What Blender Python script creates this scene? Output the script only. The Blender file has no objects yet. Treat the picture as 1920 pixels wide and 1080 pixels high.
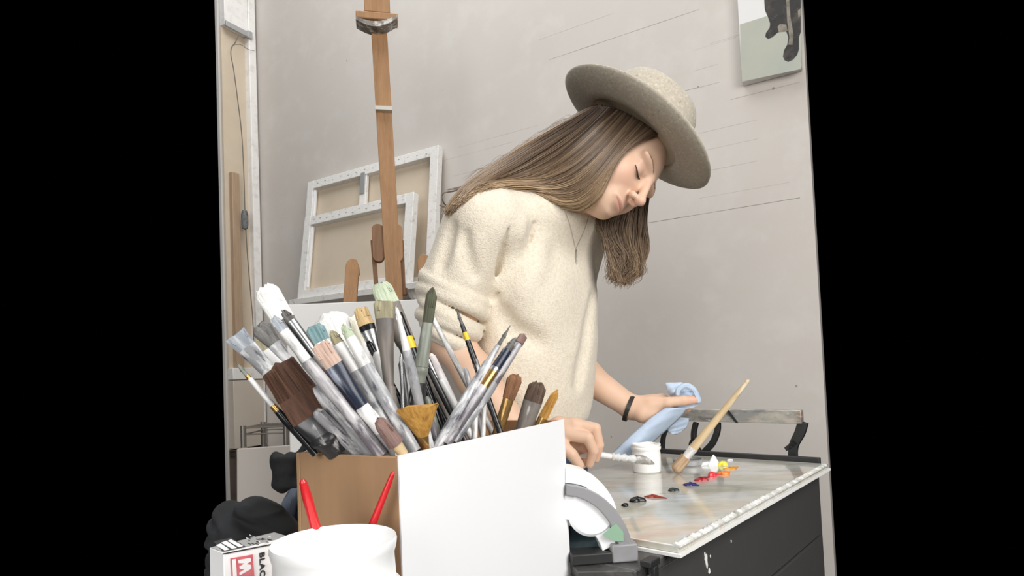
import bpy, bmesh, math, random
import numpy as np
from mathutils import Vector, Matrix

random.seed(7)
rng = np.random.default_rng(7)
scene = bpy.context.scene
COL = scene.collection

# ------------------------------------------------------------------ camera
F, PY = 1120.0, 661.0                      # focal length in px, principal row
CAMZ = 1.02
_p, _r = math.radians(2.0), math.radians(2.3)
CF = np.array([0, math.cos(_p), math.sin(_p)])
_r0 = np.array([1.0, 0, 0]); _u0 = np.array([0, -math.sin(_p), math.cos(_p)])
CR = math.cos(_r) * _r0 - math.sin(_r) * _u0
CU = math.cos(_r) * _u0 + math.sin(_r) * _r0
CC = np.array([0, 0, CAMZ])
cam = bpy.data.cameras.new('camera')
cam.sensor_fit = 'HORIZONTAL'; cam.sensor_width = 36.0
cam.lens = F / 1920 * 36.0
cam.shift_y = (PY - 540) / 1920
cam.clip_start = 0.05; cam.clip_end = 50
cam_o = bpy.data.objects.new('camera', cam); COL.objects.link(cam_o)
m = Matrix(((CR[0], CU[0], -CF[0], 0), (CR[1], CU[1], -CF[1], 0), (CR[2], CU[2], -CF[2], CAMZ), (0, 0, 0, 1)))
cam_o.matrix_world = m
scene.camera = cam_o

# ------------------------------------------------------------------ world, light, exposure
w = bpy.data.worlds.new('world'); scene.world = w; w.use_nodes = True
w.node_tree.nodes['Background'].inputs[0].default_value = (0, 0, 0, 1)
w.node_tree.nodes['Background'].inputs[1].default_value = 0.0


def area(name, loc, target, sx, sy, power, col):
    l = bpy.data.lights.new(name, 'AREA'); l.shape = 'RECTANGLE'; l.size = sx; l.size_y = sy
    l.energy = power; l.color = col
    o = bpy.data.objects.new(name, l); COL.objects.link(o)
    o.location = loc
    o.rotation_euler = (Vector(target) - Vector(loc)).to_track_quat('-Z', 'Y').to_euler()
    return o


area('window_daylight', (1.15, -0.5, 1.85), (0.1, 1.2, 1.0), 1.4, 1.5, 36, (1.0, 0.99, 0.975))   # tall window behind the camera, to the right
area('overhead_fill_light', (-0.5, 1.6, 3.9), (-0.5, 1.8, 0.0), 2.6, 2.2, 56, (0.975, 0.99, 1.0))     # unseen fill lamp added above the easel for ambient light
area('rear_left_fill_light', (-1.3, -2.6, 1.8), (-0.7, 2.2, 1.3), 2.0, 2.0, 62, (1.0, 0.99, 0.975))  # added fill lamp, out of view behind the camera to the left
scene.view_settings.view_transform = 'Standard'
scene.view_settings.look = 'None'
scene.view_settings.gamma = 1.0
scene.view_settings.use_curve_mapping = False
scene.view_settings.exposure = 0.39


# ------------------------------------------------------------------ helpers: pixel rays
def nrm(v):
    v = np.asarray(v, float); return v / np.linalg.norm(v)


def ray(px, py):
    return CF + CR * (px - 960) / F - CU * (py - PY) / F


def P(px, py, d):
    return CC + d * ray(px, py)


def hit(px, py, n, c):
    """where the sight line of a pixel meets the plane n.p = c"""
    r = ray(px, py); n = np.asarray(n, float)
    return CC + r * ((c - CC @ n) / (r @ n))


def hz(px, py, z):
    return hit(px, py, (0, 0, 1), z)


def proj(p):
    d = np.asarray(p) - CC
    z = d @ CF
    return 960 + F * (d @ CR) / z, PY - F * (d @ CU) / z


# ------------------------------------------------------------------ helpers: objects
ORG = {}


def thing(name, label, cat, loc, group=None):
    o = bpy.data.objects.new(name, None); COL.objects.link(o)
    o.empty_display_size = 0.05
    o.location = tuple(float(x) for x in loc)
    o['label'] = label; o['category'] = cat
    if group: o['group'] = group
    ORG[o.name] = np.array(loc, float)
    return o


def tag(o, label, cat, group=None, kind=None):
    o['label'] = label; o['category'] = cat
    if group: o['group'] = group
    if kind: o['kind'] = kind
    return o


class MB:
    def __init__(s):
        s.v = []; s.f = []; s.n = 0; s.mi = []; s.c = []

    def add(s, verts, faces, mi=0, col=None):
        verts = np.asarray(verts, float).reshape(-1, 3)
        s.v.append(verts)
        for f in faces:
            s.f.append([i + s.n for i in f]); s.mi.append(mi)
        if col is not None:
            c = np.asarray(col, float)
            if c.ndim == 1: c = np.repeat(c[None], len(verts), 0)
            s.c.append(c)
        else:
            s.c.append(np.ones((len(verts), 3)))
        s.n += len(verts)
        return s

    def box(s, o, a, b, c, mi=0):
        o, a, b, c = (np.asarray(x, float) for x in (o, a, b, c))
        v = [o, o + a, o + a + b, o + b, o + c, o + a + c, o + a + b + c, o + b + c]
        f = [(0, 3, 2, 1), (4, 5, 6, 7), (0, 1, 5, 4), (1, 2, 6, 5), (2, 3, 7, 6), (3, 0, 4, 7)]
        if np.dot(np.cross(a, b), c) < 0: f = [q[::-1] for q in f]
        return s.add(v, f, mi)

    def rings(s, rings, closed=True, cap0=True, cap1=True, mi=0, col=None):
        """rings: list of (k,3) arrays, lofted"""
        k = len(rings[0]); v = np.concatenate(rings); f = []
        for i in range(len(rings) - 1):
            for j in range(k if closed else k - 1):
                j2 = (j + 1) % k
                f.append((i * k + j, i * k + j2, (i + 1) * k + j2, (i + 1) * k + j))
        if cap0: f.append(tuple(range(k))[::-1])
        if cap1: f.append(tuple(range((len(rings) - 1) * k, len(rings) * k)))
        return s.add(v, f, mi, col)

    def tube(s, pts, rad, sides=8, up=None, flat=1.0, mi=0, col=None, cap=True):
        pts = np.asarray(pts, float); n = len(pts)
        rad = np.broadcast_to(np.asarray(rad, float), (n,)) if np.ndim(rad) <= 1 else rad
        t = np.gradient(pts, axis=0); t /= np.linalg.norm(t, axis=1)[:, None] + 1e-12
        ref = np.asarray(up, float) if up is not None else (np.array([0, 0, 1.0]) if abs(t[0][2]) < .9 else np.array([1.0, 0, 0]))
        a = ref - (ref @ t[0]) * t[0]; a /= np.linalg.norm(a)
        rings = []
        ang = np.linspace(0, 2 * np.pi, sides, endpoint=False)
        for i in range(n):
            a = a - (a @ t[i]) * t[i]; a /= np.linalg.norm(a) + 1e-12
            b = np.cross(t[i], a)
            rings.append(pts[i] + rad[i] * (np.cos(ang)[:, None] * a + flat * np.sin(ang)[:, None] * b))
        return s.rings(rings, True, cap, cap, mi, col)

    def lathe(s, o, axis, xdir, prof, sides=40, mi=0, close=False, fn=None):
        o = np.asarray(o, float); z = nrm(axis); x = np.asarray(xdir, float); x = nrm(x - (x @ z) * z); y = np.cross(z, x)
        ang = np.linspace(0, 2 * np.pi, sides, endpoint=False)
        rings = []
        for r, h in prof:
            r = max(r, 1e-5)
            lx, ly = r * np.cos(ang), r * np.sin(ang); lz = np.full(sides, float(h))
            if fn is not None: lx, ly, lz = fn(lx, ly, lz)
            rings.append(o + lx[:, None] * x + ly[:, None] * y + lz[:, None] * z)
        return s.rings(rings, True, not close, not close, mi)

    def grid(s, g, mi=0, col=None, closed=False):
        g = np.asarray(g, float); a, b = g.shape[:2]; f = []
        for i in range(a - 1):
            for j in range(b if closed else b - 1):
                j2 = (j + 1) % b
                f.append((i * b + j, (i + 1) * b + j, (i + 1) * b + j2, i * b + j2))
        return s.add(g.reshape(-1, 3), f, mi, col)

    def prism(s, poly, ext, mi=0):
        poly = np.asarray(poly, float); ext = np.asarray(ext, float); k = len(poly)
        nn = np.zeros(3)
        for i in range(k): nn += np.cross(poly[i] - poly[0], poly[(i + 1) % k] - poly[0])
        if nn @ ext > 0: poly = poly[::-1]
        f = [tuple(range(k)), tuple(range(k, 2 * k))[::-1]]
        for i in range(k): f.append((i, i + k, (i + 1) % k + k, (i + 1) % k))
        return s.add(np.concatenate([poly, poly + ext]), f, mi)

    def build(s, name, mats, parent=None, smooth=True, bevel=0, sub=0, solid=0, loc=None, kind=None, label=None, col=False, angle=40):
        v = np.concatenate(s.v)
        if parent is not None:
            org = ORG[parent.name]
        else:
            org = np.array(loc, float) if loc is not None else np.array([(v[:, 0].min() + v[:, 0].max()) / 2, (v[:, 1].min() + v[:, 1].max()) / 2, v[:, 2].min()])
        me = bpy.data.meshes.new(name)
        me.from_pydata((v - org).tolist(), [], s.f)
        if not isinstance(mats, (list, tuple)): mats = [mats]
        for mt in mats: me.materials.append(mt)
        if len(mats) > 1: me.polygons.foreach_set('material_index', s.mi)
        if col:
            c = np.concatenate(s.c); c4 = np.concatenate([c, np.ones((len(c), 1))], 1)
            at = me.color_attributes.new('Col', 'FLOAT_COLOR', 'POINT'); at.data.foreach_set('color', c4.astype(np.float32).ravel())
        me.update()
        o = bpy.data.objects.new(name, me); COL.objects.link(o)
        if parent is not None:
            o.parent = parent
        else:
            o.location = tuple(org)
        ORG[o.name] = org
        if solid:
            md = o.modifiers.new('solid', 'SOLIDIFY'); md.thickness = solid; md.offset = 0
        if bevel:
            md = o.modifiers.new('bevel', 'BEVEL'); md.width = bevel; md.segments = 2; md.limit_method = 'ANGLE'
        if sub:
            md = o.modifiers.new('sub', 'SUBSURF'); md.levels = sub; md.render_levels = sub
        if smooth:
            me.shade_smooth() if hasattr(me, 'shade_smooth') else None
            if angle and not sub:
                me.set_sharp_from_angle(angle=math.radians(angle))
        if kind: o['kind'] = kind
        if label: o['label'] = label
        return o


def spline(pts, n):
    """Catmull-Rom through pts, n samples"""
    p = np.asarray(pts, float); k = len(p)
    if k == 2:
        t = np.linspace(0, 1, n)[:, None]; return p[0] * (1 - t) + p[1] * t
    q = np.concatenate([[2 * p[0] - p[1]], p, [2 * p[-1] - p[-2]]])
    u = np.linspace(0, k - 1, n); i = np.minimum(u.astype(int), k - 2); t = (u - i)[:, None]
    a, b, c, d = q[i], q[i + 1], q[i + 2], q[i + 3]
    return .5 * (2 * b + (c - a) * t + (2 * a - 5 * b + 4 * c - d) * t ** 2 + (3 * b - a - 3 * c + d) * t ** 3)


# ------------------------------------------------------------------ helpers: materials
def srgb(r, g, b):
    f = lambda x: (x / 255 / 12.92) if x / 255 <= .04045 else ((x / 255 + .055) / 1.055) ** 2.4
    return (f(r), f(g), f(b))


def mat(name, col, rough=.6, metal=0.0, layers=(), bump=None, spec=.5, sss=0.0, coat=0.0, attr=False, stretch=(1, 1, 1), trans=0.0, sheen=0.0, rot=(0, 0, 0), vec=None):
    """layers: (noise scale, colour, lo, hi) mixed over the base; bump: (scale, strength, distance)"""
    mt = bpy.data.materials.new(name); mt.use_nodes = True
    nt = mt.node_tree; N = nt.nodes; L = nt.links
    bs = N['Principled BSDF']
    bs.inputs['Base Color'].default_value = (*col, 1); bs.inputs['Roughness'].default_value = rough
    bs.inputs['Metallic'].default_value = metal; bs.inputs['Specular IOR Level'].default_value = spec
    if coat: bs.inputs['Coat Weight'].default_value = coat; bs.inputs['Coat Roughness'].default_value = .05
    if trans: bs.inputs['Transmission Weight'].default_value = trans
    if sheen: bs.inputs['Sheen Weight'].default_value = sheen; bs.inputs['Sheen Roughness'].default_value = .4
    if sss:
        bs.inputs['Subsurface Weight'].default_value = sss; bs.inputs['Subsurface Radius'].default_value = (1.0, .45, .3)
        bs.inputs['Subsurface Scale'].default_value = .004
    tc = N.new('ShaderNodeTexCoord'); mp = N.new('ShaderNodeMapping'); mp.inputs['Scale'].default_value = stretch; mp.inputs['Rotation'].default_value = rot
    if vec:
        va = N.new('ShaderNodeAttribute'); va.attribute_name = vec; L.new(va.outputs['Vector'], mp.inputs[0])
    else:
        L.new(tc.outputs['Object'], mp.inputs[0])
    cur = None
    if attr:
        a = N.new('ShaderNodeAttribute'); a.attribute_name = 'Col'; cur = a.outputs['Color']
    for i, (sc, c2, lo, hi) in enumerate(layers):
        nz = N.new('ShaderNodeTexNoise'); nz.inputs['Scale'].default_value = sc; nz.inputs['Detail'].default_value = 5; nz.inputs['Roughness'].default_value = .6
        nz.noise_dimensions = '4D'; nz.inputs['W'].default_value = i * 3.7 + len(name)
        L.new(mp.outputs[0], nz.inputs['Vector'])
        mr = N.new('ShaderNodeMapRange'); mr.inputs[1].default_value = lo; mr.inputs[2].default_value = hi
        L.new(nz.outputs[0], mr.inputs[0])
        mx = N.new('ShaderNodeMix'); mx.data_type = 'RGBA'
        L.new(mr.outputs[0], mx.inputs[0])
        if cur is None: mx.inputs[6].default_value = (*col, 1)
        else: L.new(cur, mx.inputs[6])
        mx.inputs[7].default_value = (*c2, 1)
        cur = mx.outputs[2]
    if cur is not None: L.new(cur, bs.inputs['Base Color'])
    if bump:
        nz = N.new('ShaderNodeTexNoise'); nz.inputs['Scale'].default_value = bump[0]; nz.inputs['Detail'].default_value = 4
        L.new(mp.outputs[0], nz.inputs['Vector'])
        bp = N.new('ShaderNodeBump'); bp.inputs['Strength'].default_value = bump[1]; bp.inputs['Distance'].default_value = bump[2]
        L.new(nz.outputs[0], bp.inputs['Height']); L.new(bp.outputs[0], bs.inputs['Normal'])
    return mt


# ------------------------------------------------------------------ helpers: signed distance fields -> one continuous mesh
def smin(a, b, k):
    h = np.clip(.5 + .5 * (b - a) / k, 0, 1)
    return b * (1 - h) + a * h - k * h * (1 - h)


def cone(a, b, ra, rb):
    a = np.asarray(a, float); b = np.asarray(b, float); ba = b - a; L2 = ba @ ba
    c = (a + b) / 2; R = math.sqrt(L2) / 2 + max(ra, rb)

    def fn(p):
        t = np.clip(((p - a) @ ba) / L2, 0, 1)
        return np.linalg.norm(p - a - t[:, None] * ba, axis=1) - (ra + (rb - ra) * t)
    return fn, c, R


def ell(c, r, ax=None):
    c = np.asarray(c, float); r = np.asarray(r, float); A = np.eye(3) if ax is None else np.asarray(ax, float)

    def fn(p):
        q = (p - c) @ A.T
        k0 = np.linalg.norm(q / r, axis=1); k1 = np.linalg.norm(q / (r * r), axis=1) + 1e-9
        return np.where(k0 < 1e-6, -r.min(), k0 * (k0 - 1) / k1)
    return fn, c, float(r.max())


def torus(c, axis, R, r, fl=1.0):
    c = np.asarray(c, float); z = nrm(axis)

    def fn(p):
        q = p - c; h = q @ z; rad = np.linalg.norm(q - h[:, None] * z, axis=1) - R
        return np.sqrt(rad ** 2 + (h * fl) ** 2) - r
    return fn, c, R + r


class Field:
    def __init__(s, far=.06):
        s.ops = []; s.far = far

    def add(s, prim, k=.01): s.ops.append((prim, k, 1)); return s

    def sub(s, prim, k=.01): s.ops.append((prim, k, -1)); return s

    def inter(s, prim, k=.005): s.ops.append((prim, k, 0)); return s

    def __call__(s, p):
        d = np.full(len(p), 1.0)
        for (fn, c, R), k, sg in s.ops:
            if sg == 0:
                d = -smin(-d, -fn(p), k); continue
            msk = ((p - c) ** 2).sum(1) < (R + s.far) ** 2
            if not msk.any(): continue
            q = fn(p[msk])
            d[msk] = smin(d[msk], q, k) if sg > 0 else -smin(-d[msk], q, k)
        return d


def ev(fn, p):
    out = np.empty(len(p))
    for i in range(0, len(p), 250000): out[i:i + 250000] = fn(p[i:i + 250000])
    return out


def surface_nets(fn, lo, hi, h, n=8):
    lo = np.asarray(lo, float); hi = np.asarray(hi, float); B = np.ceil((hi - lo) / (h * n)).astype(int)
    I = np.stack(np.meshgrid(*[np.arange(b) for b in B], indexing='ij'), -1).reshape(-1, 3)
    ctr = lo + (I + .5) * n * h
    d = ev(fn, ctr); I = I[np.abs(d) < n * h * 1.5]
    s = np.arange(n + 1)
    loc = np.stack(np.meshgrid(s, s, s, indexing='ij'), -1).reshape(-1, 3)
    G = (I[:, None, :] * n + loc[None]).reshape(-1, 3)
    D = ev(fn, lo + G * h).reshape(-1, n + 1, n + 1, n + 1)
    S = D < 0
    cnt = np.zeros((len(I), n, n, n), int)
    for a in (0, 1):
        for b in (0, 1):
            for c in (0, 1):
                cnt += S[:, a:n + a, b:n + b, c:n + c]
    act = np.argwhere((cnt > 0) & (cnt < 8))
    bi, ci, cj, ck = act.T
    acc = np.zeros((len(act), 3)); num = np.zeros(len(act))
    cor = [(a, b, c) for a in (0, 1) for b in (0, 1) for c in (0, 1)]
    for x in cor:
        for ax in range(3):
            if x[ax]: continue
            y = list(x); y[ax] = 1
            d0 = D[bi, ci + x[0], cj + x[1], ck + x[2]]; d1 = D[bi, ci + y[0], cj + y[1], ck + y[2]]
            cr = (d0 < 0) != (d1 < 0)
            t = np.where(cr, d0 / np.where(cr, d0 - d1, 1), 0)
            pt = np.repeat(np.array(x, float)[None], len(act), 0); pt[:, ax] += t
            acc[cr] += pt[cr]; num[cr] += 1
    gc = I[bi] * n + act[:, 1:]
    V = lo + (gc + acc / num[:, None]) * h
    dim = B * n + 2
    key = lambda g: (g[:, 0] * dim[1] + g[:, 1]) * dim[2] + g[:, 2]
    kk = key(gc); od = np.argsort(kk); ks = kk[od]
    faces = []
    for ax in range(3):
        sl0 = [slice(None)] + [slice(0, n)] * 3; sl1 = list(sl0); sl1[ax + 1] = slice(1, n + 1)
        A0 = S[tuple(sl0)]; A1 = S[tuple(sl1)]
        e = np.argwhere(A0 != A1)
        if not len(e): continue
        inside0 = A0[tuple(e.T)]
        g = I[e[:, 0]] * n + e[:, 1:]
        b, c = (ax + 1) % 3, (ax + 2) % 3
        eb = np.zeros(3, int); eb[b] = 1; ec = np.zeros(3, int); ec[c] = 1
        q = []
        for off in (0 * eb, eb, eb + ec, ec):
            k_ = key(g - off); j = np.clip(np.searchsorted(ks, k_), 0, len(ks) - 1)
            q.append(np.where(ks[j] == k_, od[j], -1))
        q = np.stack(q, 1)
        q[~inside0] = q[~inside0][:, ::-1]
        faces.append(q[(q >= 0).all(1)])
    return V, np.concatenate(faces)


def field_mesh(name, fn, lo, hi, h, mats, parent, colfn=None, smooth_it=0):
    V, Fq = surface_nets(fn, lo, hi, h)
    mb = MB(); mb.v = [V]; mb.f = Fq.tolist(); mb.n = len(V); mb.mi = [0] * len(Fq)
    mb.c = [colfn(V) if colfn else np.ones((len(V), 3))]
    o = mb.build(name, mats, parent, smooth=True, col=colfn is not None, angle=0)
    if smooth_it:
        md = o.modifiers.new('smooth', 'SMOOTH'); md.iterations = smooth_it; md.factor = .5
    return o


def trace(fn, px, py, d0=.75, d1=1.6, step=.004):
    ds = np.arange(d0, d1, step); r = ray(px, py)
    pts = CC + ds[:, None] * r
    v = fn(pts); i = np.argmax(v < 0)
    return ds[i] if v[i] < 0 else None
# ------------------------------------------------------------------ the room's axes
E1 = np.array([0.656, 0.755, 0.0]); E1 /= np.linalg.norm(E1)       # table direction away to the right
E2 = np.array([-E1[1], E1[0], 0.0])                                # table direction away to the left
WN = nrm([0.506, 0.863, 0]); WC = 2.2                              # back wall: WN.p = WC
WU = np.array([WN[1], -WN[0], 0.0])                                # along the back wall, to the right
UP = np.array([0, 0, 1.0])
CORNER = hit(478, 300, WN, WC); CORNER[2] = 0


def wall_pt(px, py, off=0.0):
    return hit(px, py, WN, WC - off)


WEND = (wall_pt(1504, 20) - CORNER) @ WU
WTOP = 3.4
# pencil lines ruled on the back wall (height in the wall's own coordinates, start, end, strength)
LINES = []
for (x0, y0, x1, y1, st) in ((1030, 112, 1310, 18, .6), (1010, 75, 1150, 25, .35), (1215, 417, 1500, 372, .75), (1370, 187, 1500, 154, .55),
                             (1300, 133, 1345, 121, .35), (1262, 176, 1310, 164, .7), (1300, 168, 1350, 153, .4), (1318, 322, 1420, 302, .4),
                             (1310, 250, 1420, 225, .3), (1300, 285, 1420, 262, .3), (860, 275, 1010, 236, .3), (830, 300, 960, 268, .25),
                             (1330, 82, 1386, 66, .3), (1310, 372, 1480, 342, .3), (850, 330, 900, 318, .25), (1300, 95, 1380, 70, .25)):
    a = wall_pt(x0, y0); b = wall_pt(x1, y1)
    LINES.append(((a[2] + b[2]) / 2, (a - CORNER) @ WU, (b - CORNER) @ WU, st))


def wall_material(name, lines, dots):
    mt = mat(name, srgb(203, 197, 190), rough=.75, spec=.25, layers=[(1.3, srgb(198, 190, 182), .35, .75), (9, srgb(207, 202, 196), .5, .8)], bump=(140, .05, .002))
    nt = mt.node_tree; N = nt.nodes; L = nt.links; bs = N['Principled BSDF']
    cur = bs.inputs['Base Color'].links[0].from_socket
    tc = N.new('ShaderNodeTexCoord'); sx = N.new('ShaderNodeSeparateXYZ'); L.new(tc.outputs['Object'], sx.inputs[0])
    nz = N.new('ShaderNodeTexNoise'); nz.inputs['Scale'].default_value = 7; L.new(tc.outputs['Object'], nz.inputs['Vector'])

    def mth(op, a, b=None, c=None):
        n = N.new('ShaderNodeMath'); n.operation = op
        for i, x in enumerate((a, b, c)):
            if x is None: continue
            if isinstance(x, (int, float)): n.inputs[i].default_value = float(x)
            else: L.new(x, n.inputs[i])
        return n.outputs[0]
    tot = None
    for z, u0, u1, st in lines:
        dz = mth('ABSOLUTE', mth('SUBTRACT', sx.outputs['Z'], z))
        k = mth('LESS_THAN', dz, .0011)
        k = mth('MULTIPLY', k, mth('GREATER_THAN', sx.outputs['X'], u0)); k = mth('MULTIPLY', k, mth('LESS_THAN', sx.outputs['X'], u1))
        k = mth('MULTIPLY', k, mth('MULTIPLY', nz.outputs[0], st * 1.7))
        tot = k if tot is None else mth('MAXIMUM', tot, k)
    for u, z, r in dots:
        d = mth('SQRT', mth('ADD', mth('POWER', mth('SUBTRACT', sx.outputs['X'], u), 2), mth('POWER', mth('SUBTRACT', sx.outputs['Z'], z), 2)))
        tot = mth('MAXIMUM', tot, mth('MULTIPLY', mth('LESS_THAN', d, r), .55))
    mx = N.new('ShaderNodeMix'); mx.data_type = 'RGBA'; L.new(tot, mx.inputs[0]); L.new(cur, mx.inputs[6]); mx.inputs[7].default_value = (*srgb(95, 88, 80), 1)
    L.new(mx.outputs[2], bs.inputs['Base Color'])
    return mt


DOTS = []
for x, y, r in ((1309, 163, .004), (1450, 166, .005), (650, 114, .004), (622, 130, .002), (830, 170, .002), (1493, 724, .004), (1146, 819, .003), (1290, 186, .003)):
    p = wall_pt(x, y); DOTS.append(((p - CORNER) @ WU, p[2], r))

M_wall = wall_material('wall_paint', LINES, DOTS)
M_wall2 = mat('side_wall_paint', srgb(205, 201, 195), rough=.75, layers=[(3, srgb(196, 191, 184), .4, .8)])
M_floor = mat('floor_concrete', srgb(120, 112, 104), rough=.6, layers=[(5, srgb(100, 94, 88), .4, .7), (40, srgb(140, 132, 124), .6, .8)])


def slab(name, org, a, b, c, mt, **kw):
    """a box whose object axes lie along a, b, c (so that its material runs in its own coordinates)"""
    la, lb, lc = (np.linalg.norm(x) for x in (a, b, c))
    me = bpy.data.meshes.new(name)
    v = [(x * la, y * lb, z * lc) for z in (0, 1) for y in (0, 1) for x in (0, 1)]
    me.from_pydata(v, [], [(0, 2, 3, 1), (4, 5, 7, 6), (0, 1, 5, 4), (1, 3, 7, 5), (3, 2, 6, 7), (2, 0, 4, 6)])
    me.materials.append(mt)
    o = bpy.data.objects.new(name, me); COL.objects.link(o)
    A, B, C_ = nrm(a), nrm(b), nrm(c)
    o.matrix_world = Matrix(((A[0], B[0], C_[0], org[0]), (A[1], B[1], C_[1], org[1]), (A[2], B[2], C_[2], org[2]), (0, 0, 0, 1)))
    for k, x in kw.items(): o[k] = x
    return o


SW = 0.215
slab('wall_back', CORNER, WU * WEND, WN * .1, UP * WTOP, M_wall, kind='structure')
slab('wall_left', CORNER - WN * SW, WN * (SW + .1), -WU * .02, UP * WTOP, M_wall2, kind='structure')
fl = slab('floor', CORNER - WN * 0.0 - WU * 0.0 - UP * .05, WU * WEND, -WN * 2.1, UP * .05, M_floor, kind='structure')
M_trim = mat('trim_paint', srgb(196, 190, 182), rough=.5)
slab('baseboard_back', CORNER - WN * .012, WU * WEND, WN * .012, UP * .09, M_trim, kind='structure')

# ------------------------------------------------------------------ shared materials
M_white = mat('white_primer', srgb(232, 229, 224), rough=.6, layers=[(25, srgb(205, 202, 197), .5, .75)], bump=(90, .15, .002))
M_linen = mat('raw_linen', srgb(206, 191, 170), rough=.9, layers=[(6, srgb(198, 182, 160), .4, .7)], bump=(500, .25, .0008))
M_stretch = mat('stretcher_white', srgb(230, 227, 222), rough=.7, layers=[(40, srgb(188, 184, 178), .55, .75)], bump=(120, .4, .003))
M_metal = mat('brushed_metal', srgb(172, 172, 172), rough=.4, metal=.3)
M_bmetal = mat('bright_metal', srgb(248, 248, 248), rough=.25, metal=.1)
M_wood = mat('easel_beech', srgb(168, 126, 86), rough=.6, layers=[(14, srgb(150, 110, 72), .4, .7), (60, srgb(180, 140, 98), .5, .8)], stretch=(6, 6, .5))
M_wood_dk = mat('easel_beech_dark', srgb(140, 100, 66), rough=.55, layers=[(14, srgb(112, 78, 50), .4, .7)], stretch=(6, 6, .5))
M_bwood = mat('pale_timber', srgb(176, 150, 124), rough=.7, layers=[(20, srgb(160, 134, 108), .4, .7)], stretch=(5, 5, .4))
M_black = mat('black_steel', srgb(38, 38, 38), rough=.5, layers=[(30, srgb(52, 51, 50), .5, .8)])
M_blackm = mat('black_cloth', srgb(30, 31, 33), rough=.9, layers=[(18, srgb(52, 55, 58), .5, .75)])
M_cord = mat('grey_cord', srgb(112, 104, 94), rough=.6)
M_board = mat('white_board', srgb(240, 238, 234), rough=.5)
M_beige = mat('beige_board', srgb(205, 194, 180), rough=.7, layers=[(3, srgb(192, 180, 166), .4, .7)])
M_bench = mat('dark_bench', srgb(96, 84, 74), rough=.7, layers=[(10, srgb(82, 72, 64), .4, .7)])

# ------------------------------------------------------------------ left corner: tall canvas back along the left wall
LD = -WN                                       # along the left wall, toward the camera


def lw(s, off, z):
    return CORNER + LD * s + WU * off + UP * z


def zat(px, py, off, s=None):
    return hit(px, py, WU, WU @ CORNER + off)[2]


OFF = .045
z_bar_t, z_bar_b = zat(440, 690, OFF), zat(440, 712, OFF)
z_in = zat(448, 60, OFF)
SE = .205
t = thing('stretched_canvas', 'tall stretched canvas with its raw linen back showing, along the left wall in the corner', 'canvas', lw(.1, OFF / 2, z_bar_b))
ztop = 3.34
mb = MB(); mb.box(lw(.015, .004, z_bar_b), LD * .045, WU * .052, UP * (ztop - z_bar_b)); mb.build('stretcher_bar', M_white, t, bevel=.004, label='white folded edge running up the corner')
mb = MB(); mb.box(lw(.06, .004, z_in), LD * (SE - .06), WU * .046, UP * (ztop - z_in)); mb.build('stretcher_bar', M_white, t, bevel=.004, label='white primed canvas folded over the top bar')
mb = MB(); mb.box(lw(.06, .004, z_bar_b), LD * (SE - .06), WU * .046, UP * (z_bar_t - z_bar_b)); mb.build('stretcher_bar', M_white, t, bevel=.003)
mb = MB(); mb.box(lw(.06, .004, z_bar_t), LD * (SE - .06), WU * .012, UP * (z_in - z_bar_t)); mb.build('linen_back', M_linen, t)
mb = MB(); mb.box(lw(.055, .05, z_in - .012), LD * (SE - .055), WU * .012, UP * .03)
mb.box(lw(.045, .052, z_in - .016), LD * .03, WU * .016, UP * .04); mb.build('metal_brace', M_metal, t, bevel=.002, label='grey metal bar with a bracket')
zw = zat(430, 320, OFF)
mb = MB(); mb.box(lw(.135, .018, z_bar_t), LD * .045, WU * .028, UP * (zw - z_bar_t)); mb.build('wooden_strut', M_bwood, t, bevel=.003, label='pale brown timber strut')

t = thing('hanging_cord', 'thin grey cord with a grey plug hanging down the canvas edge in the corner', 'cord', lw(.09, .06, 1.2))
OC = .066
pts = [hit(x, y, WU, WU @ CORNER + OC) for x, y in ((447, 66), (441, 80), (434, 90), (433, 104), (438, 130), (446, 190), (453, 250), (457, 320), (459, 390), (461, 430), (464, 480), (469, 540), (474, 600), (477, 670))]
mb = MB(); mb.tube(spline(pts, 60), .003, 6); mb.build('cable', M_cord, t)
p0 = hit(459, 412, WU, WU @ CORNER + OC + .004)
mb = MB(); mb.lathe(p0 - UP * .055, UP, WU, [(.004, 0), (.014, .006), (.018, .03), (.018, .085), (.013, .105), (.004, .11)], 14); mb.build('plug', mat('plug_grey', srgb(110, 110, 112), rough=.6, layers=[(60, srgb(80, 80, 84), .5, .6)]), t)
pts = [hit(x, y, WU, WU @ CORNER + OC) for x, y in ((438, 84), (452, 84), (464, 92), (477, 95))]
mb = MB(); mb.tube(spline(pts, 16), .0016, 5); mb.build('loose_string', M_cord, t)

# beige board and dark bench underneath, wire shelf, leaning canvas
z_bd = zat(440, 842, .05)
t = thing('storage_cabinet', 'plain beige cabinet under the tall canvas in the left corner', 'cabinet', lw(.1, .025, z_bd))
mb = MB(); mb.box(lw(.008, .002, z_bd), LD * (SE - .008), WU * .05, UP * (z_bar_b - .005 - z_bd)); mb.build('body', M_beige, t, bevel=.003)
mb = MB(); mb.box(lw(.012, .051, z_bd + .01), LD * .008, WU * .004, UP * (z_bar_b - .02 - z_bd)); mb.build('edge_strip', M_stretch, t, label='white edge strip')
t = thing('bench', 'dark brown wooden bench carrying the beige cabinet in the left corner', 'bench', lw(.1, .03, 0))
mb = MB(); mb.box(lw(.008, .002, .02), LD * (SE - .008), WU * .055, UP * (z_bd - .025)); mb.build('front_panel', M_bench, t)
mb = MB(); mb.box(lw(.006, .002, z_bd - .055), LD * (SE - .006), WU * .06, UP * .05); mb.build('top', M_bench, t, bevel=.004)
mb = MB(); mb.box(lw(.012, .004, 0), LD * (SE - .02), WU * .05, UP * .02); mb.build('foot', M_bench, t)

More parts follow.
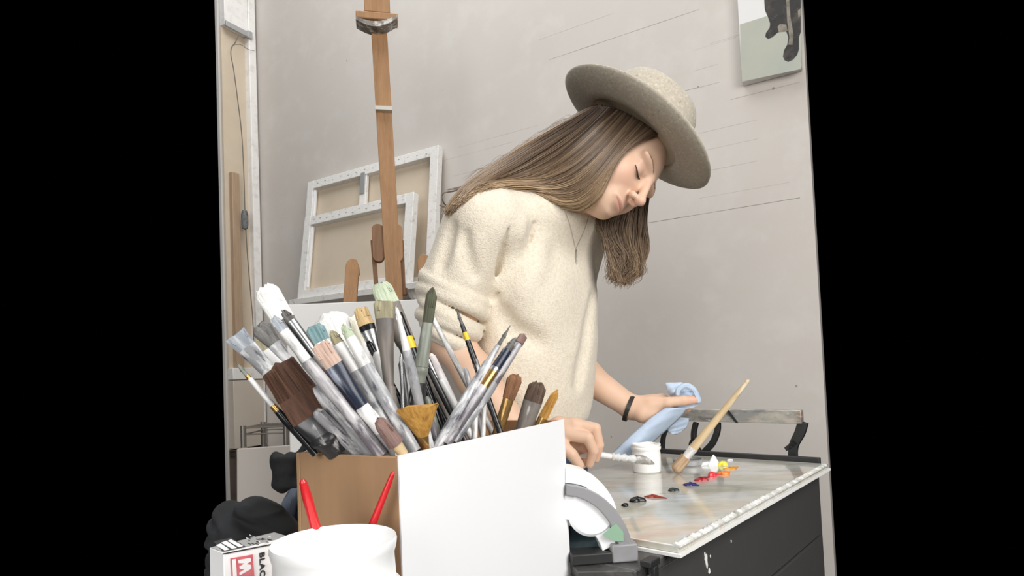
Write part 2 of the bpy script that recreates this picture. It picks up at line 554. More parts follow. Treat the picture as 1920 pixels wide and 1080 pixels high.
# wire shelf unit
dS = 2.75
sA, sB = P(456, 800, dS), P(536, 796, dS); zS = sA[2]
ex = nrm((sB - sA) * [1, 1, 0]); ey = np.cross(UP, ex)
sB = sA + ex * np.linalg.norm((sB - sA)[:2])
W = np.linalg.norm(sB - sA)
t = thing('wire_shelf', 'grey chromed wire shelf unit low in the left corner behind the brushes', 'shelf', (sA + ex * W / 2 - UP * zS))
M_chr = mat('dull_chrome', srgb(150, 144, 136), rough=.35, metal=.6)
for (u, v) in ((0, 0), (1, 0), (0, 1), (1, 1)):
    b = sA + ex * u * W + ey * (-v) * -.22 - UP * zS
    mb = MB(); mb.tube([b, b + UP * (zS + .004)], .0125, 12); mb.build('post', M_chr, t)
for k, zz in enumerate((zS - .006, zS - .45)):
    mb = MB()
    for dz in (0, -.03):
        for v in (0, 1):
            b = sA + ey * v * .22; b = np.array([b[0], b[1], zz + dz]); mb.tube([b, b + ex * W], .0035, 6)
        for u in (0, 1):
            b = sA + ex * u * W; b = np.array([b[0], b[1], zz + dz]); mb.tube([b, b + ey * .22], .0035, 6)
    for i in range(9):
        b = sA + ex * W * (i + .5) / 9; b = np.array([b[0], b[1], zz]); mb.tube([b, b + ey * .22], .002, 5)
    mb.build('wire_deck', M_chr, t)

# white canvas leaning low at the left
dL = 2.25
a = P(444, 842, dL); b = P(545, 823, dL + .06); xd = nrm((b - a) * [1, 1, 0]); nd = np.cross(UP, xd)
t = thing('primed_canvas', 'plain off-white canvas seen low at left, partly hidden by the cardboard box', 'canvas', [(a + xd * .12)[0], (a + xd * .12)[1], 0])
back = -nd if nd @ ray(500, 850) < 0 else nd
lean = nrm(np.array([0, 0, -a[2]]) - back * .13)
hgt = np.linalg.norm([a[2], .13])
mb = MB(); mb.box(a, xd * .30, lean * (hgt - .004), back * .02)
mb.build('canvas_face', mat('offwhite_canvas', srgb(186, 178, 170), rough=.7), t, bevel=.003)
mb = MB(); mb.box(a + back * .021 + xd * .004, xd * .03, lean * (hgt - .012), back * .012); mb.build('stretcher_bar', M_bwood, t)

# ------------------------------------------------------------------ ledge with two canvases turned to the wall
z_l = wall_pt(600, 556, .22)[2]
uL = (wall_pt(549, 560, .22) - CORNER) @ WU; uR = (wall_pt(850, 540, .0) - CORNER) @ WU
t = thing('wall_ledge', 'shallow white ledge on the back wall holding the two canvases', 'shelf', CORNER + WU * (uL + uR) / 2 + UP * (z_l - .03) - WN * .12)
mb = MB(); mb.box(CORNER + WU * uL + UP * (z_l - .028), WU * (uR - uL), -WN * .245, UP * .028); mb.build('board', M_stretch, t, bevel=.002)
for u in (uL + .08, uR - .1):
    mb = MB(); q = CORNER + WU * u + UP * (z_l - .028)
    mb.prism([q - WN * .002, q - WN * .2, q - WN * .19 - UP * .02, q - WN * .02 - UP * .17, q - WN * .002 - UP * .17], WU * .02); mb.build('bracket', M_stretch, t)


def canvas_back(name, label, tl, tr, off_top, off_bot, bar, cross, group):
    """a stretched canvas leaning with its back to us; tl, tr: pixels of the top corners"""
    A = wall_pt(*tl, off_top); B = wall_pt(*tr, off_top); wv = WU * ((B - A) @ WU); A = np.array([A[0], A[1], (A[2] + B[2]) / 2])
    zb = z_l + .001
    dv = -WN * (off_bot - off_top) + UP * (zb - A[2]); H = np.linalg.norm(dv); dv /= H; wid = np.linalg.norm(wv); wx = wv / wid
    n = np.cross(wx, dv); n = n if n @ WN < 0 else -n           # faces the room
    th = .034
    t = thing(name, label, 'canvas', A + wv / 2 + dv * H, group)
    for s, (o, x, y) in enumerate(((A, wx * bar, dv * H), (A + wx * (wid - bar), wx * bar, dv * H), (A + wx * bar, wx * (wid - 2 * bar), dv * bar), (A + wx * bar + dv * (H - bar), wx * (wid - 2 * bar), dv * bar))):
        mb = MB(); mb.box(o, x, y, -n * th)
        fl_ = o + n * .0005                                          # canvas folded over the bar, ragged edge
        ob = mb.build('stretcher_bar', M_stretch, t, bevel=.002)
    mb = MB(); mb.box(A + wx * .004 + dv * .004 - n * (th - .001), wx * (wid - .008), dv * (H - .008), -n * .003); mb.build('linen_back', M_linen, t)
    if cross:
        mb = MB(); mb.box(A + wx * (wid * .44) + dv * bar - n * .004, wx * .042, dv * (H - 2 * bar), -n * .018); mb.build('brace', M_stretch, t, bevel=.002)
        mb = MB(); mb.box(A + wx * (wid * .44 + .004) + dv * (bar * .7) - n * -.0005, wx * .03, dv * .11, -n * .004); mb.build('corner_plate', M_metal, t, bevel=.001, label='grey metal plate')
    # metal edge strip inside the left bar
    mb = MB(); mb.box(A + wx * (bar + .002) + dv * (bar + .006) - n * .006, wx * .011, dv * (H - 2 * bar - .02), -n * .012); mb.build('metal_strip', M_bmetal, t, bevel=.001, label='bright metal strip along the left bar')
    for k in range(14):
        q = A + wx * (bar + (wid - 2 * bar) * (k + .5) / 14) + dv * (bar * (.35 + .3 * random.random())) + n * .0012
        mb = MB(); mb.box(q, wx * .010, dv * .0016, -n * .002); mb.build('staple', M_metal, t)
    return t


canvas_back('stretched_canvas', 'large canvas turned back to front on the ledge, with a middle brace', (577, 343), (822, 270), .05, .13, .045, True, None)
canvas_back('stretched_canvas', 'smaller canvas back leaning in front of the larger one on the ledge', (571, 408), (776, 360), .155, .215, .045, False, None)

# ------------------------------------------------------------------ painting of a dog on the back wall
off = .04
A = wall_pt(1380, -60, off); Bq = wall_pt(1391, 154, off); D_ = wall_pt(1503, 128, off)
wid = (D_ - Bq) @ WU; zb = Bq[2]; zt = min(A[2], WTOP - .02); u0 = (Bq - CORNER) @ WU
q0 = CORNER + WU * u0 + UP * zb - WN * .003
t = thing('painting', 'painting of dark dog legs on pale green, hung high on the back wall', 'painting', q0 + WU * wid / 2)
M_pg = mat('painted_sage', srgb(176, 176, 162), rough=.6, layers=[(8, srgb(164, 170, 160), .4, .7)])
M_pw = mat('painted_white', srgb(222, 220, 217), rough=.6)
M_dog = mat('painted_dog', srgb(40, 37, 34), rough=.5, layers=[(22, srgb(90, 82, 72), .5, .75), (40, srgb(24, 22, 21), .5, .7)])
M_dogl = mat('painted_dog_light', srgb(140, 132, 118), rough=.5, layers=[(30, srgb(84, 78, 70), .45, .7)])
mb = MB(); mb.box(q0, WU * wid, -WN * (off - .003), UP * (zt - zb)); mb.build('canvas_face', M_pw, t, bevel=.002)


def pp(px, py, lift): return wall_pt(px, py, off + lift)


mb = MB()
sp = [pp(1387.2, 46, .0006), pp(1502, 10, .0006), pp(1502, 129.5, .0006), pp(1391.6, 153, .0006)]
mb.add(sp, [(0, 1, 2, 3)]); mb.build('painted_ground', M_pg, t)
dog = [(1440, -45), (1433, 0), (1434, 18), (1440, 32), (1444, 44), (1443, 52), (1436, 62), (1435, 69), (1440, 73), (1448, 70), (1457, 62), (1466, 57), (1474, 58), (1478, 70), (1476, 84), (1470, 94), (1468, 106), (1471, 113), (1478, 116), (1487, 112), (1495, 102), (1498, 92), (1498, 70), (1501.5, 60), (1501.5, -45)]
mb = MB(); mb.prism([pp(x, y, .0010) for x, y in dog], WN * .0003); mb.build('painted_dog', M_dog, t)
for poly in ([(1466, -30), (1474, 0), (1476, 40), (1480, 70), (1478, 84), (1486, 84), (1488, 66), (1482, 30), (1478, -30)], [(1458, 50), (1462, 45), (1474, 46), (1477, 58), (1470, 59), (1460, 60)], [(1496, 20), (1501, 16), (1501, 30), (1497, 34)]):
    mb = MB(); mb.prism([pp(x, y, .0016) for x, y in poly], WN * .0003); mb.build('painted_highlight', M_dogl, t)

# ------------------------------------------------------------------ easel
dE = 2.02
t = thing('easel', 'tall wooden easel with a central mast in front of the leaning canvases', 'easel', [P(738, 560, dE)[0], P(738, 560, dE)[1], 0])
ve = nrm(ray(720, 300) * [1, 1, 0]); vx = np.array([ve[1], -ve[0], 0])
b0 = P(741, 575, dE); t0 = P(707, -6, dE + .03); dm = nrm(t0 - b0)
foot = b0 + dm * ((0.03 - b0[2]) / dm[2])
hw = .0265
mb = MB(); mb.box(foot - vx * hw - ve * .014, vx * hw * 2, ve * .028, t0 - foot); mb.build('mast', M_wood, t, bevel=.002)
q = P(706, 22, dE - .0)
mb = MB(); mb.box(P(683, 20, dE - .02), vx * .085, ve * .03, UP * .12); mb.build('slider_block', M_wood, t, bevel=.002)
mb = MB(); mb.box(P(667, 32, dE - .03) , vx * .138, ve * .05, UP * .024); mb.build('canvas_clamp', M_wood, t, bevel=.003)
mb = MB()
rr = []
for i, s in enumerate(np.linspace(0, 1, 15)):
    x = 667 + 77 * s; y = 34 + 10 * math.sin(s * math.pi) - 2 * s; c = P(x, y, dE - .03)
    r_ = .006 + .008 * math.sin(s * math.pi); rr.append([c + ve * a + UP * b_ for a, b_ in ((-.004, -r_), (.05, -r_), (.05, .004), (-.004, .004))])
mb.rings(rr); mb.build('clamp_lip', mat('paint_crusted_wood', srgb(138, 130, 120), rough=.7, layers=[(50, srgb(215, 212, 206), .5, .6), (30, srgb(80, 70, 62), .55, .7)]), t, label='grey paint-crusted lip')
c = P(719.6, 206, dE - .014)
mb = MB(); mb.box(c - vx * .0275 - ve * .002, vx * .055, ve * .032, UP * .013); mb.build('tape', mat('masking_tape', srgb(206, 202, 190), rough=.7), t, label='strip of pale tape')
for sgn, x0, mt in ((-1, 709, M_wood_dk), (1, 744, M_wood_dk)):
    cc_ = P(x0, 455, dE - .004)
    mb = MB(); n_ = 12
    prof = [(math.cos(a) * .02, .045 + math.sin(a) * .02) for a in np.linspace(0, math.pi, n_)] + [(math.cos(a) * .02, -.045 + math.sin(a) * .02) for a in np.linspace(math.pi, 2 * math.pi, n_)]
    mb.prism([cc_ + vx * a + UP * b_ for a, b_ in prof], ve * .03); mb.build('side_cheek', M_wood if sgn > 0 else M_wood_dk, t, bevel=.002)
for x0, x1, mt in ((699, 707, M_wood_dk), (753, 757, M_wood_dk)):
    a_ = P(x0, 450, dE + .02); b_ = P(x1, 552, dE + .02)
    mb = MB(); mb.box(a_ - vx * .008, vx * .015, ve * .03, b_ - a_); mb.build('guide_rail', mt, t, bevel=.001)
mb = MB(); mb.box(P(700, 552, dE + .015), vx * .115, ve * .05, UP * .022); mb.build('cross_bar', M_wood_dk, t, bevel=.002)
for x0, y0, x1, lab in ((662, 484, 652, 'a'), (795, 476, 800, 'b')):
    a_ = P(x0, y0, dE - .02); b_ = P(x1, 620, dE - .07)
    dd = nrm(b_ - a_); L_ = (a_[2] - .0) / -dd[2]
    sx_ = nrm(vx - (vx @ dd) * dd)
    prof = [(-.022, L_), (-.022, .03)] + [(-.022 + .022 * (1 - math.cos(a)), .03 - .03 * math.sin(a)) for a in np.linspace(0.2, math.pi / 2, 6)] + [(.012, .004), (.022, .03), (.026, .05), (.022, .06), (.022, L_)]
    mb = MB(); mb.prism([a_ + sx_ * u + dd * v for u, v in prof], ve * .02); mb.build('leg', M_wood, t, bevel=.002)
mb = MB(); mb.box(P(735, 560, dE - .04) * [1, 1, 0] + UP * .60 - vx * .22, vx * .50, -ve * .06, UP * .025); mb.build('tray', M_wood, t, bevel=.003)
mb = MB(); mb.box([foot[0], foot[1], 0] - vx * .25 - ve * .03, vx * .5, ve * .06, UP * .05); mb.build('foot_bar', M_wood, t, bevel=.003)

# white board in front of the easel
a = P(536, 570, 1.80); b = P(800, 562, 1.80); a[2] = b[2] = (a[2] + b[2]) / 2
xd = nrm((b - a) * [1, 1, 0]); nd = np.cross(UP, xd)
zt_ = .626
t = thing('painting_board', 'blank white board standing upright between the brushes and the easel', 'board', [(a + xd * .22)[0], (a + xd * .22)[1], zt_])
mb = MB(); mb.box([a[0], a[1], zt_], xd * np.linalg.norm((b - a)[:2]), nd * .018, UP * (a[2] - zt_)); mb.build('panel', M_board, t, bevel=.002)
mb = MB(); mb.box([a[0], a[1], zt_] + nd * .0185 + xd * .02, xd * (np.linalg.norm((b - a)[:2]) - .04), nd * .018, UP * .03); mb.build('batten', M_bwood, t)
# ------------------------------------------------------------------ near desk, black cabinet, palette
ZT = CAMZ - .215                                # top of the black cabinet
K0 = hz(1181, 1076, ZT) + E1 * .012                        # its near corner
M_cab = mat('cabinet_black', srgb(66, 65, 64), rough=.55, layers=[(30, srgb(70, 68, 66), .55, .8), (170, srgb(120, 118, 115), .74, .78)])
t = thing('tool_cabinet', 'black steel cabinet under the glass palette, its top edge chipped', 'cabinet', [(K0 + E1 * .37 + E2 * .19)[0], (K0 + E1 * .37 + E2 * .19)[1], 0])
CL, CWD = .745, .385
mb = MB(); mb.box([K0[0], K0[1], .03] + E1 * .004 + E2 * .004, E1 * (CL - .008), E2 * (CWD - .008), UP * (ZT - .014 - .03)); mb.build('body', M_cab, t, bevel=.002)
M_cabt = mat('cabinet_top_worn', srgb(70, 68, 66), rough=.4, layers=[(18, srgb(110, 108, 105), .5, .8), (90, srgb(45, 44, 43), .5, .7)])
mb = MB(); mb.box([K0[0], K0[1], ZT - .013], E1 * CL, E2 * CWD, UP * .013); mb.build('top', M_cabt, t, bevel=.002)
mb = MB(); mb.box([K0[0], K0[1], ZT] + E1 * (CL - .012), E1 * .012, E2 * CWD, UP * .022); mb.build('back_lip', M_black, t, bevel=.001, label='black raised lip along the far edge')
for k, z in enumerate((.08, .30, .50)):
    mb = MB(); mb.box([K0[0], K0[1], z] - E2 * .003 + E1 * .03, E1 * (CL - .06), E2 * .006, UP * .18); d_ = mb.build('drawer', M_cab, t, bevel=.002)
    mb = MB(); c_ = np.array([K0[0], K0[1], z + .13]) - E2 * .02 + E1 * .3; mb.tube([c_ + E2 * .018, c_, c_ + E1 * .14, c_ + E1 * .14 + E2 * .018], .004, 8); mb.build('handle', M_black, d_)
for a, b in ((.03, .03), (CL - .05, .03), (.03, CWD - .05), (CL - .05, CWD - .05)):
    mb = MB(); mb.lathe([*(K0 + E1 * a + E2 * b)[:2], 0], UP, E1, [(.015, 0), (.018, .015), (.012, .03)], 14); mb.build('foot', M_black, t)
c_ = hz(1212, 1062, ZT + .001)
mb = MB(); mb.box(c_ - E1 * .005 - E2 * .008, E1 * .022, E2 * .013, UP * .007); mb.box(c_ + E1 * .002 - E2 * .0085, E1 * .010, E2 * .005, -UP * .012); mb.build('corner_clip', M_black, t, bevel=.001)
led = [np.array([.0605, .648, ZT]), np.array([*(K0 - E1 * .0006 - E2 * -.001)[:2], ZT]), np.array([*(K0 - E1 * .0006 + E2 * .092)[:2], ZT])]
mb = MB(); mb.prism(led, -UP * .013); mb.build('side_ledge', M_cabt, t, bevel=.001)
# chips of white paint on the cabinet's side
for (x, y, a, b) in ((1324, 1052, .004, .010), (1321, 1043, .003, .006), (1329, 1070, .0035, .004), (1331, 1043, .0015, .002), (1370, 1015, .002, .002)):
    q = hit(x, y, E2, E2 @ (K0 + E2 * .004)) - E2 * .0004
    mb = MB(); mb.prism([q + E1 * a * math.cos(k) * (.7 + .3 * math.sin(3 * k + x)) + UP * b * math.sin(k) for k in np.linspace(0, 2 * math.pi, 11)[:-1]], -E2 * .0006); mb.build('paint_chip', M_board, t, label='white paint chip')

M_pal = mat('palette_glass', srgb(196, 194, 182), rough=.16, spec=.6, coat=.6, stretch=(1.6, 5, 5), rot=(0, 0, .9),
            layers=[(4, srgb(214, 204, 186), .42, .68), (5, srgb(172, 174, 154), .45, .7), (3.2, srgb(226, 229, 232), .46, .68), (7, srgb(200, 172, 154), .56, .72), (9, srgb(160, 164, 160), .58, .72)])
ZP = ZT + .004
QC = hz(1275, 1027, ZP + .008)
PL, PW = .665, .372
t = thing('palette', 'large glass painting palette smeared grey and beige on the black cabinet', 'palette', QC + E1 * PL / 2 + E2 * PW / 2 - UP * .012)
q0 = np.array([QC[0], QC[1], ZP])
mb = MB(); mb.box(np.array([q0[0], q0[1], ZT + .0002]) + E1 * .0 - E2 * -.0, E1 * PL, E2 * PW, UP * .0036); mb.build('backing_board', M_board, t, label='white backing board under the glass')
mb = MB(); mb.box(q0 + E1 * .004 + E2 * .004, E1 * (PL - .004), E2 * (PW - .004), UP * .0085); mb.build('glass_sheet', M_pal, t, bevel=.0012)
M_crust = mat('paint_crust', srgb(205, 204, 196), rough=.5, layers=[(60, srgb(238, 237, 234), .45, .6), (40, srgb(160, 160, 150), .55, .7), (25, srgb(196, 120, 110), .7, .76)], bump=(90, .6, .004))
mb = MB(); n_ = 160; rr = []
for i in range(n_):
    s = i / (n_ - 1); b_ = q0 + E1 * (.004 + s * (PL - .02)) + E2 * .005 + UP * .0065
    w_ = .004 + .005 * abs(math.sin(i * 1.7) * math.sin(i * .61 + 1)); h_ = .001 + .0018 * abs(math.sin(i * 1.13 + .5))
    rr.append([b_ - E2 * .003, b_ - E2 * .0026 + UP * h_, b_ + E2 * w_ * .5 + UP * (h_ + .002), b_ + E2 * w_ + UP * .0022, b_ + E2 * w_ * .5])
mb.rings([np.array(x) for x in rr]); mb.build('paint_crust', M_crust, t, label='crust of dried white paint along the edge')
ZS = ZP + .0085                                  # palette surface


def dab(px, py, sx, sy, h, col, label, tail=None, group='paint dabs on the palette', gloss=.25):
    c = hz(px, py, ZS); n_ = 26; m_ = 7; S_ = c[1] / F
    ax, ay = np.array([1.0, 0, 0]), np.array([0, 1.0, 0])
    rx, ry = sx * S_ / 2, sy / 2
    mb = MB(); rings = []
    sd = px * .37
    for k in range(m_):
        a = k / (m_ - 1); r = math.cos(a * math.pi / 2) ** .7 if k < m_ - 1 else .02; z = h * math.sin(a * math.pi / 2)
        ring = []
        for j in range(n_):
            th = 2 * math.pi * j / n_; wob = 1 + .16 * math.sin(3 * th + sd) + .09 * math.sin(5 * th + 2 * sd)
            x, y = rx * r * wob * math.cos(th), ry * r * wob * math.sin(th)
            if tail is not None:
                x += tail[0] * S_ * a * .0
            ring.append(c + ax * x + ay * y + UP * (z * (1 + .12 * math.sin(4 * th + sd)) + .0003))
        rings.append(np.array(ring))
    if tail is not None:                                             # smear dragged out of the dab
        e = hz(px + tail[0], py + tail[1], ZS); pts = spline([c + UP * h * .35, (c + e) / 2 + UP * h * .3, e + UP * .0005], 9)
        mb.tube(pts, np.linspace(min(rx, ry) * .8, .001, 9), 8, up=UP, flat=1.0)
    mb.rings(rings)
    m_ = mat('paint_' + label.split()[0], col, rough=gloss, layers=[(180, tuple(min(1, x * 1.5 + .01) for x in col), .55, .75)])
    o = mb.build('paint_dab', m_, None); tag(o, label, 'paint', group)
    return o


dab(1356, 873, 18, .016, .008, srgb(238, 222, 70), 'yellow blob of paint at the far side of the palette')
dab(1368, 880, 26, .010, .003, srgb(206, 140, 40), 'ochre smear of paint beside the yellow blob', tail=(16, -4))
dab(1358, 889, 22, .015, .005, srgb(240, 132, 48), 'orange blob of paint in front of the yellow blob')
dab(1335, 893, 15, .018, .007, srgb(232, 60, 72), 'bright red blob of paint beside the orange one', tail=(14, -3))
dab(1314, 901, 26, .014, .004, srgb(160, 34, 44), 'dark red streak of paint leading to the red blob', tail=(16, -6))
dab(1293, 910, 23, .013, .004, srgb(42, 34, 104), 'dark blue dab of paint between the red and green ones', tail=(18, 1))
dab(1262, 920, 20, .014, .004, srgb(44, 54, 52), 'blackish green dab of paint left of the blue one')
dab(1222, 932, 24, .010, .003, srgb(150, 66, 52), 'rust brown streak of paint next to the black dab', tail=(28, 3))
dab(1194, 940, 30, .017, .006, srgb(34, 34, 34), 'larger black dab of paint by the rust streak', tail=(14, 0))
dab(1172, 949, 12, .010, .004, srgb(36, 36, 36), 'smallest black dab of paint nearest the grey dispenser')
dab(1369, 863, 12, .010, .002, srgb(245, 245, 245), 'flat round white drop of paint at the far edge')
# pointed heap of white
c = hz(1338, 872, ZS)
mb = MB(); mb.lathe(c, UP, E1, [(.013, 0.0002), (.0125, .003), (.009, .008), (.006, .013), (.0035, .017), (.001, .0205)], 18, fn=lambda x, y, z: (x * (1 + .25 * np.sin(3 * np.arctan2(y, x))) + z * .1, y, z))
e = hz(1300, 874, ZS); mb.tube(spline([c + UP * .004, (c + e) / 2 + UP * .003, e + UP * .001], 8), np.linspace(.005, .002, 8), 8)
o = mb.build('paint_dab', mat('paint_white', srgb(246, 246, 244), rough=.35), None); tag(o, 'pointed heap of white paint beside the small steel dipper', 'paint', 'paint dabs on the palette')

# jar of white paint
dj = hz(1213, 884, ZS)
S_ = dj[1] / F
M_jar = mat('jar_white_paint', srgb(251, 250, 247), rough=.4, layers=[(30, srgb(214, 206, 194), .58, .7), (45, srgb(130, 126, 122), .68, .72)], bump=(60, .3, .003))
t = thing('paint_jar', 'small white paint-covered jar on the palette', 'jar', dj)
R_, H_ = 27 * S_, 52 * S_
mb = MB(); mb.lathe(dj, UP, E1, [(R_ * .9, 0), (R_ * .97, .002), (R_ * .97, H_ * .68), (R_ * .93, H_ * .74), (R_ * .93, H_ * .80), (R_ * .80, H_ * .80), (R_ * .80, H_ * .2), (.0001, H_ * .2)], 36); mb.build('body', M_jar, t)
mb = MB(); mb.lathe(dj + UP * H_ * .79, UP, E1, [(R_ * .86, 0), (R_ * 1.0, .0), (R_ * 1.03, .004), (R_ * .98, .0065), (R_ * 1.01, .0095), (R_ * .95, .0115), (R_ * .84, .011), (R_ * .84, .002)], 36, fn=lambda x, y, z: (x, y, z + .0008 * np.sin(5 * np.arctan2(y, x)))); mb.build('rim', M_jar, t)
mb = MB(); mb.lathe(dj + UP * H_ * .70, UP, E1, [(R_ * .80, 0), (R_ * .5, .002), (.0005, .001)], 24); mb.build('paint_fill', mat('gesso', srgb(244, 243, 240), rough=.35), t)

# steel dipper
dd_ = hz(1290, 872, ZS)
t = thing('dipper', 'low steel cup of brown medium under the wooden brush on the palette', 'cup', dd_)
Rd = 27 * dd_[1] / F
mb = MB(); mb.lathe(dd_, UP, E1, [(Rd * .9, 0), (Rd, .003), (Rd, .012), (Rd * 1.05, .013), (Rd * .93, .0135), (Rd * .9, .004), (.0005, .003)], 32); mb.build('cup', M_metal, t)
mb = MB(); mb.lathe(dd_ + UP * .008, UP, E1, [(Rd * .905, 0), (.0005, .0006)], 24); mb.build('medium', mat('medium_brown', srgb(70, 58, 40), rough=.15), t)

# ------------------------------------------------------------------ rack behind the palette
M_barp = mat('bar_paint_smeared', srgb(150, 150, 146), rough=.45, metal=.25, stretch=(3, 3, 8),
             layers=[(6, srgb(184, 178, 166), .42, .6), (8, srgb(112, 110, 108), .52, .68), (5, srgb(142, 116, 100), .58, .7), (14, srgb(206, 206, 202), .6, .7)])
bk = K0 + E1 * (CL + .03)
yb = lambda px, py: hit(px, py, E1, E1 @ bk)
A = yb(1262, 769); B = yb(1501, 767); za = yb(1380, 768)[2]; zb2 = yb(1380, 792)[2]
t = thing('metal_rack', 'paint-smeared grey metal rail on curved black brackets behind the palette', 'rack', np.array([(A + B)[0] / 2, (A + B)[1] / 2, ZT - .1]))
lx = -E2; LB = (B - A) @ lx
mb = MB(); o_ = np.array([A[0], A[1], zb2]); mb.prism([o_ - lx * .0, o_ + lx * LB, o_ + lx * LB + UP * (za - zb2), o_ + lx * .03 + UP * (za - zb2)], E1 * .02); mb.build('rail', M_barp, t, bevel=.0015)
q = [yb(1361, 769), yb(1367, 769), yb(1385, 793), yb(1380, 793)]
mb = MB(); mb.prism([x - E1 * .001 for x in q], -E1 * .001); mb.build('seam', M_black, t, label='dark diagonal seam across the rail')


def strap(path, wd, name='bracket', th=.012, off=.0):
    pts = spline([yb(x, y) + E1 * off for x, y in path], 26)
    mb = MB(); tt = np.gradient(pts, axis=0); rings = []
    ww = np.interp(np.linspace(0, 1, 26), np.linspace(0, 1, len(wd)), wd)
    for i in range(26):
        s_ = nrm(np.cross(tt[i], E1)); h = ww[i] / 2
        rings.append(np.array([pts[i] - s_ * h - E1 * th / 2, pts[i] + s_ * h - E1 * th / 2, pts[i] + s_ * h + E1 * th / 2, pts[i] - s_ * h + E1 * th / 2]))
    mb.rings(rings); return mb.build(name, M_black, t, bevel=.001)


strap([(1301, 793), (1297, 812), (1298, 832), (1306, 848), (1312, 862)], [.011, .011, .011, .013, .014], off=.012)
strap([(1342, 793), (1341, 810), (1332, 832), (1318, 848), (1310, 862)], [.012, .012, .013, .014, .014], off=.012)
strap([(1250, 800), (1241, 815), (1238, 835), (1238, 862)], [.008, .009, .009, .009], off=.012)
strap([(1300, 822), (1293, 832), (1291, 845)], [.010, .010, .006], off=.012, name='hook')
strap([(1503, 792), (1497, 812), (1487, 832), (1484, 846), (1484, 862)], [.020, .020, .018, .017, .018], off=.012)
strap([(1490, 828), (1480, 838), (1470, 843)], [.014, .012, .008], off=.012, name='hook')
mb = MB(); q = yb(1300, 862); mb.box([(A + lx * -.02)[0], (A + lx * -.02)[1], ZT - .02] + E1 * .004, lx * (LB + .02), E1 * .016, UP * .028); mb.build('base_bar', M_black, t, bevel=.001)
mb = MB(); q = bk + E1 * .006; mb.box([q[0], q[1], 0] + E2 * .1, E2 * .03, E1 * .012, UP * (ZT - .01)); mb.build('post', M_black, t)
mb = MB(); mb.box([q[0], q[1], 0] + E2 * .30, E2 * .03, E1 * .012, UP * (ZT - .01)); mb.build('post', M_black, t)

# ------------------------------------------------------------------ brushes
GREYS = [(40, srgb(205, 205, 205), .48, .62), (55, srgb(105, 105, 112), .5, .66)]
MH = {
    'grey': mat('handle_paint_grey', srgb(158, 158, 160), rough=.32, layers=[(110, srgb(226, 226, 226), .48, .6), (150, srgb(84, 84, 92), .55, .66)], vec='Col'),
    'dark': mat('handle_dark', srgb(48, 47, 48), rough=.3, layers=[(80, srgb(190, 188, 186), .62, .68), (50, srgb(96, 94, 94), .56, .7)], vec='Col'),
    'purple': mat('handle_dark_purple_grey', srgb(112, 106, 112), rough=.3, layers=[(90, srgb(190, 187, 188), .5, .62), (140, srgb(66, 62, 68), .55, .68)], vec='Col'),
    'white': mat('handle_white_paint', srgb(232, 231, 228), rough=.35, layers=[(110, srgb(168, 166, 164), .52, .64), (60, srgb(120, 118, 118), .62, .7)], vec='Col'),
    'pink': mat('handle_pinkish', srgb(196, 176, 174), rough=.4, layers=[(50, srgb(230, 226, 224), .48, .62), (80, srgb(120, 112, 116), .58, .7)], vec='Col'),
    'black': mat('handle_black_lacquer', srgb(30, 30, 32), rough=.18, layers=[(60, srgb(205, 204, 202), .64, .68)], vec='Col'),
    'blue': mat('ferrule_blue_black', srgb(40, 46, 62), rough=.3, layers=[(70, srgb(150, 156, 170), .56, .66), (110, srgb(225, 226, 230), .64, .68)], vec='Col'),
    'olive': mat('handle_grey_green', srgb(128, 132, 120), rough=.4, layers=[(60, srgb(176, 178, 168), .5, .64), (90, srgb(80, 82, 76), .56, .7)], vec='Col'),
    'gold': mat('ferrule_brass', srgb(196, 158, 100), rough=.25, metal=.75, layers=[(60, srgb(150, 110, 62), .5, .7)], vec='Col'),
    'steel': mat('ferrule_steel', srgb(190, 190, 190), rough=.25, metal=.8, layers=[(80, srgb(120, 120, 122), .5, .65)], vec='Col'),
    'brownf': mat('ferrule_grey_brown', srgb(122, 114, 106), rough=.45, layers=[(70, srgb(90, 84, 80), .5, .66), (110, srgb(186, 182, 176), .62, .7)], vec='Col'),
    'yellow': mat('band_yellow', srgb(240, 200, 50), rough=.4, vec='Col'),
    'raw': mat('handle_raw_wood', srgb(214, 190, 150), rough=.5, layers=[(40, srgb(196, 170, 128), .45, .7), (60, srgb(228, 220, 200), .55, .7)], vec='Col'),
    'red': mat('handle_red', srgb(206, 44, 48), rough=.22, coat=.4, vec='Col'),
}


def bmat(n, a, b):
    return mat('bristle_' + n, a, rough=.75, layers=[(260, b, .42, .66)], bump=(500, .5, .002), stretch=(1, 1, .35), vec='Col')


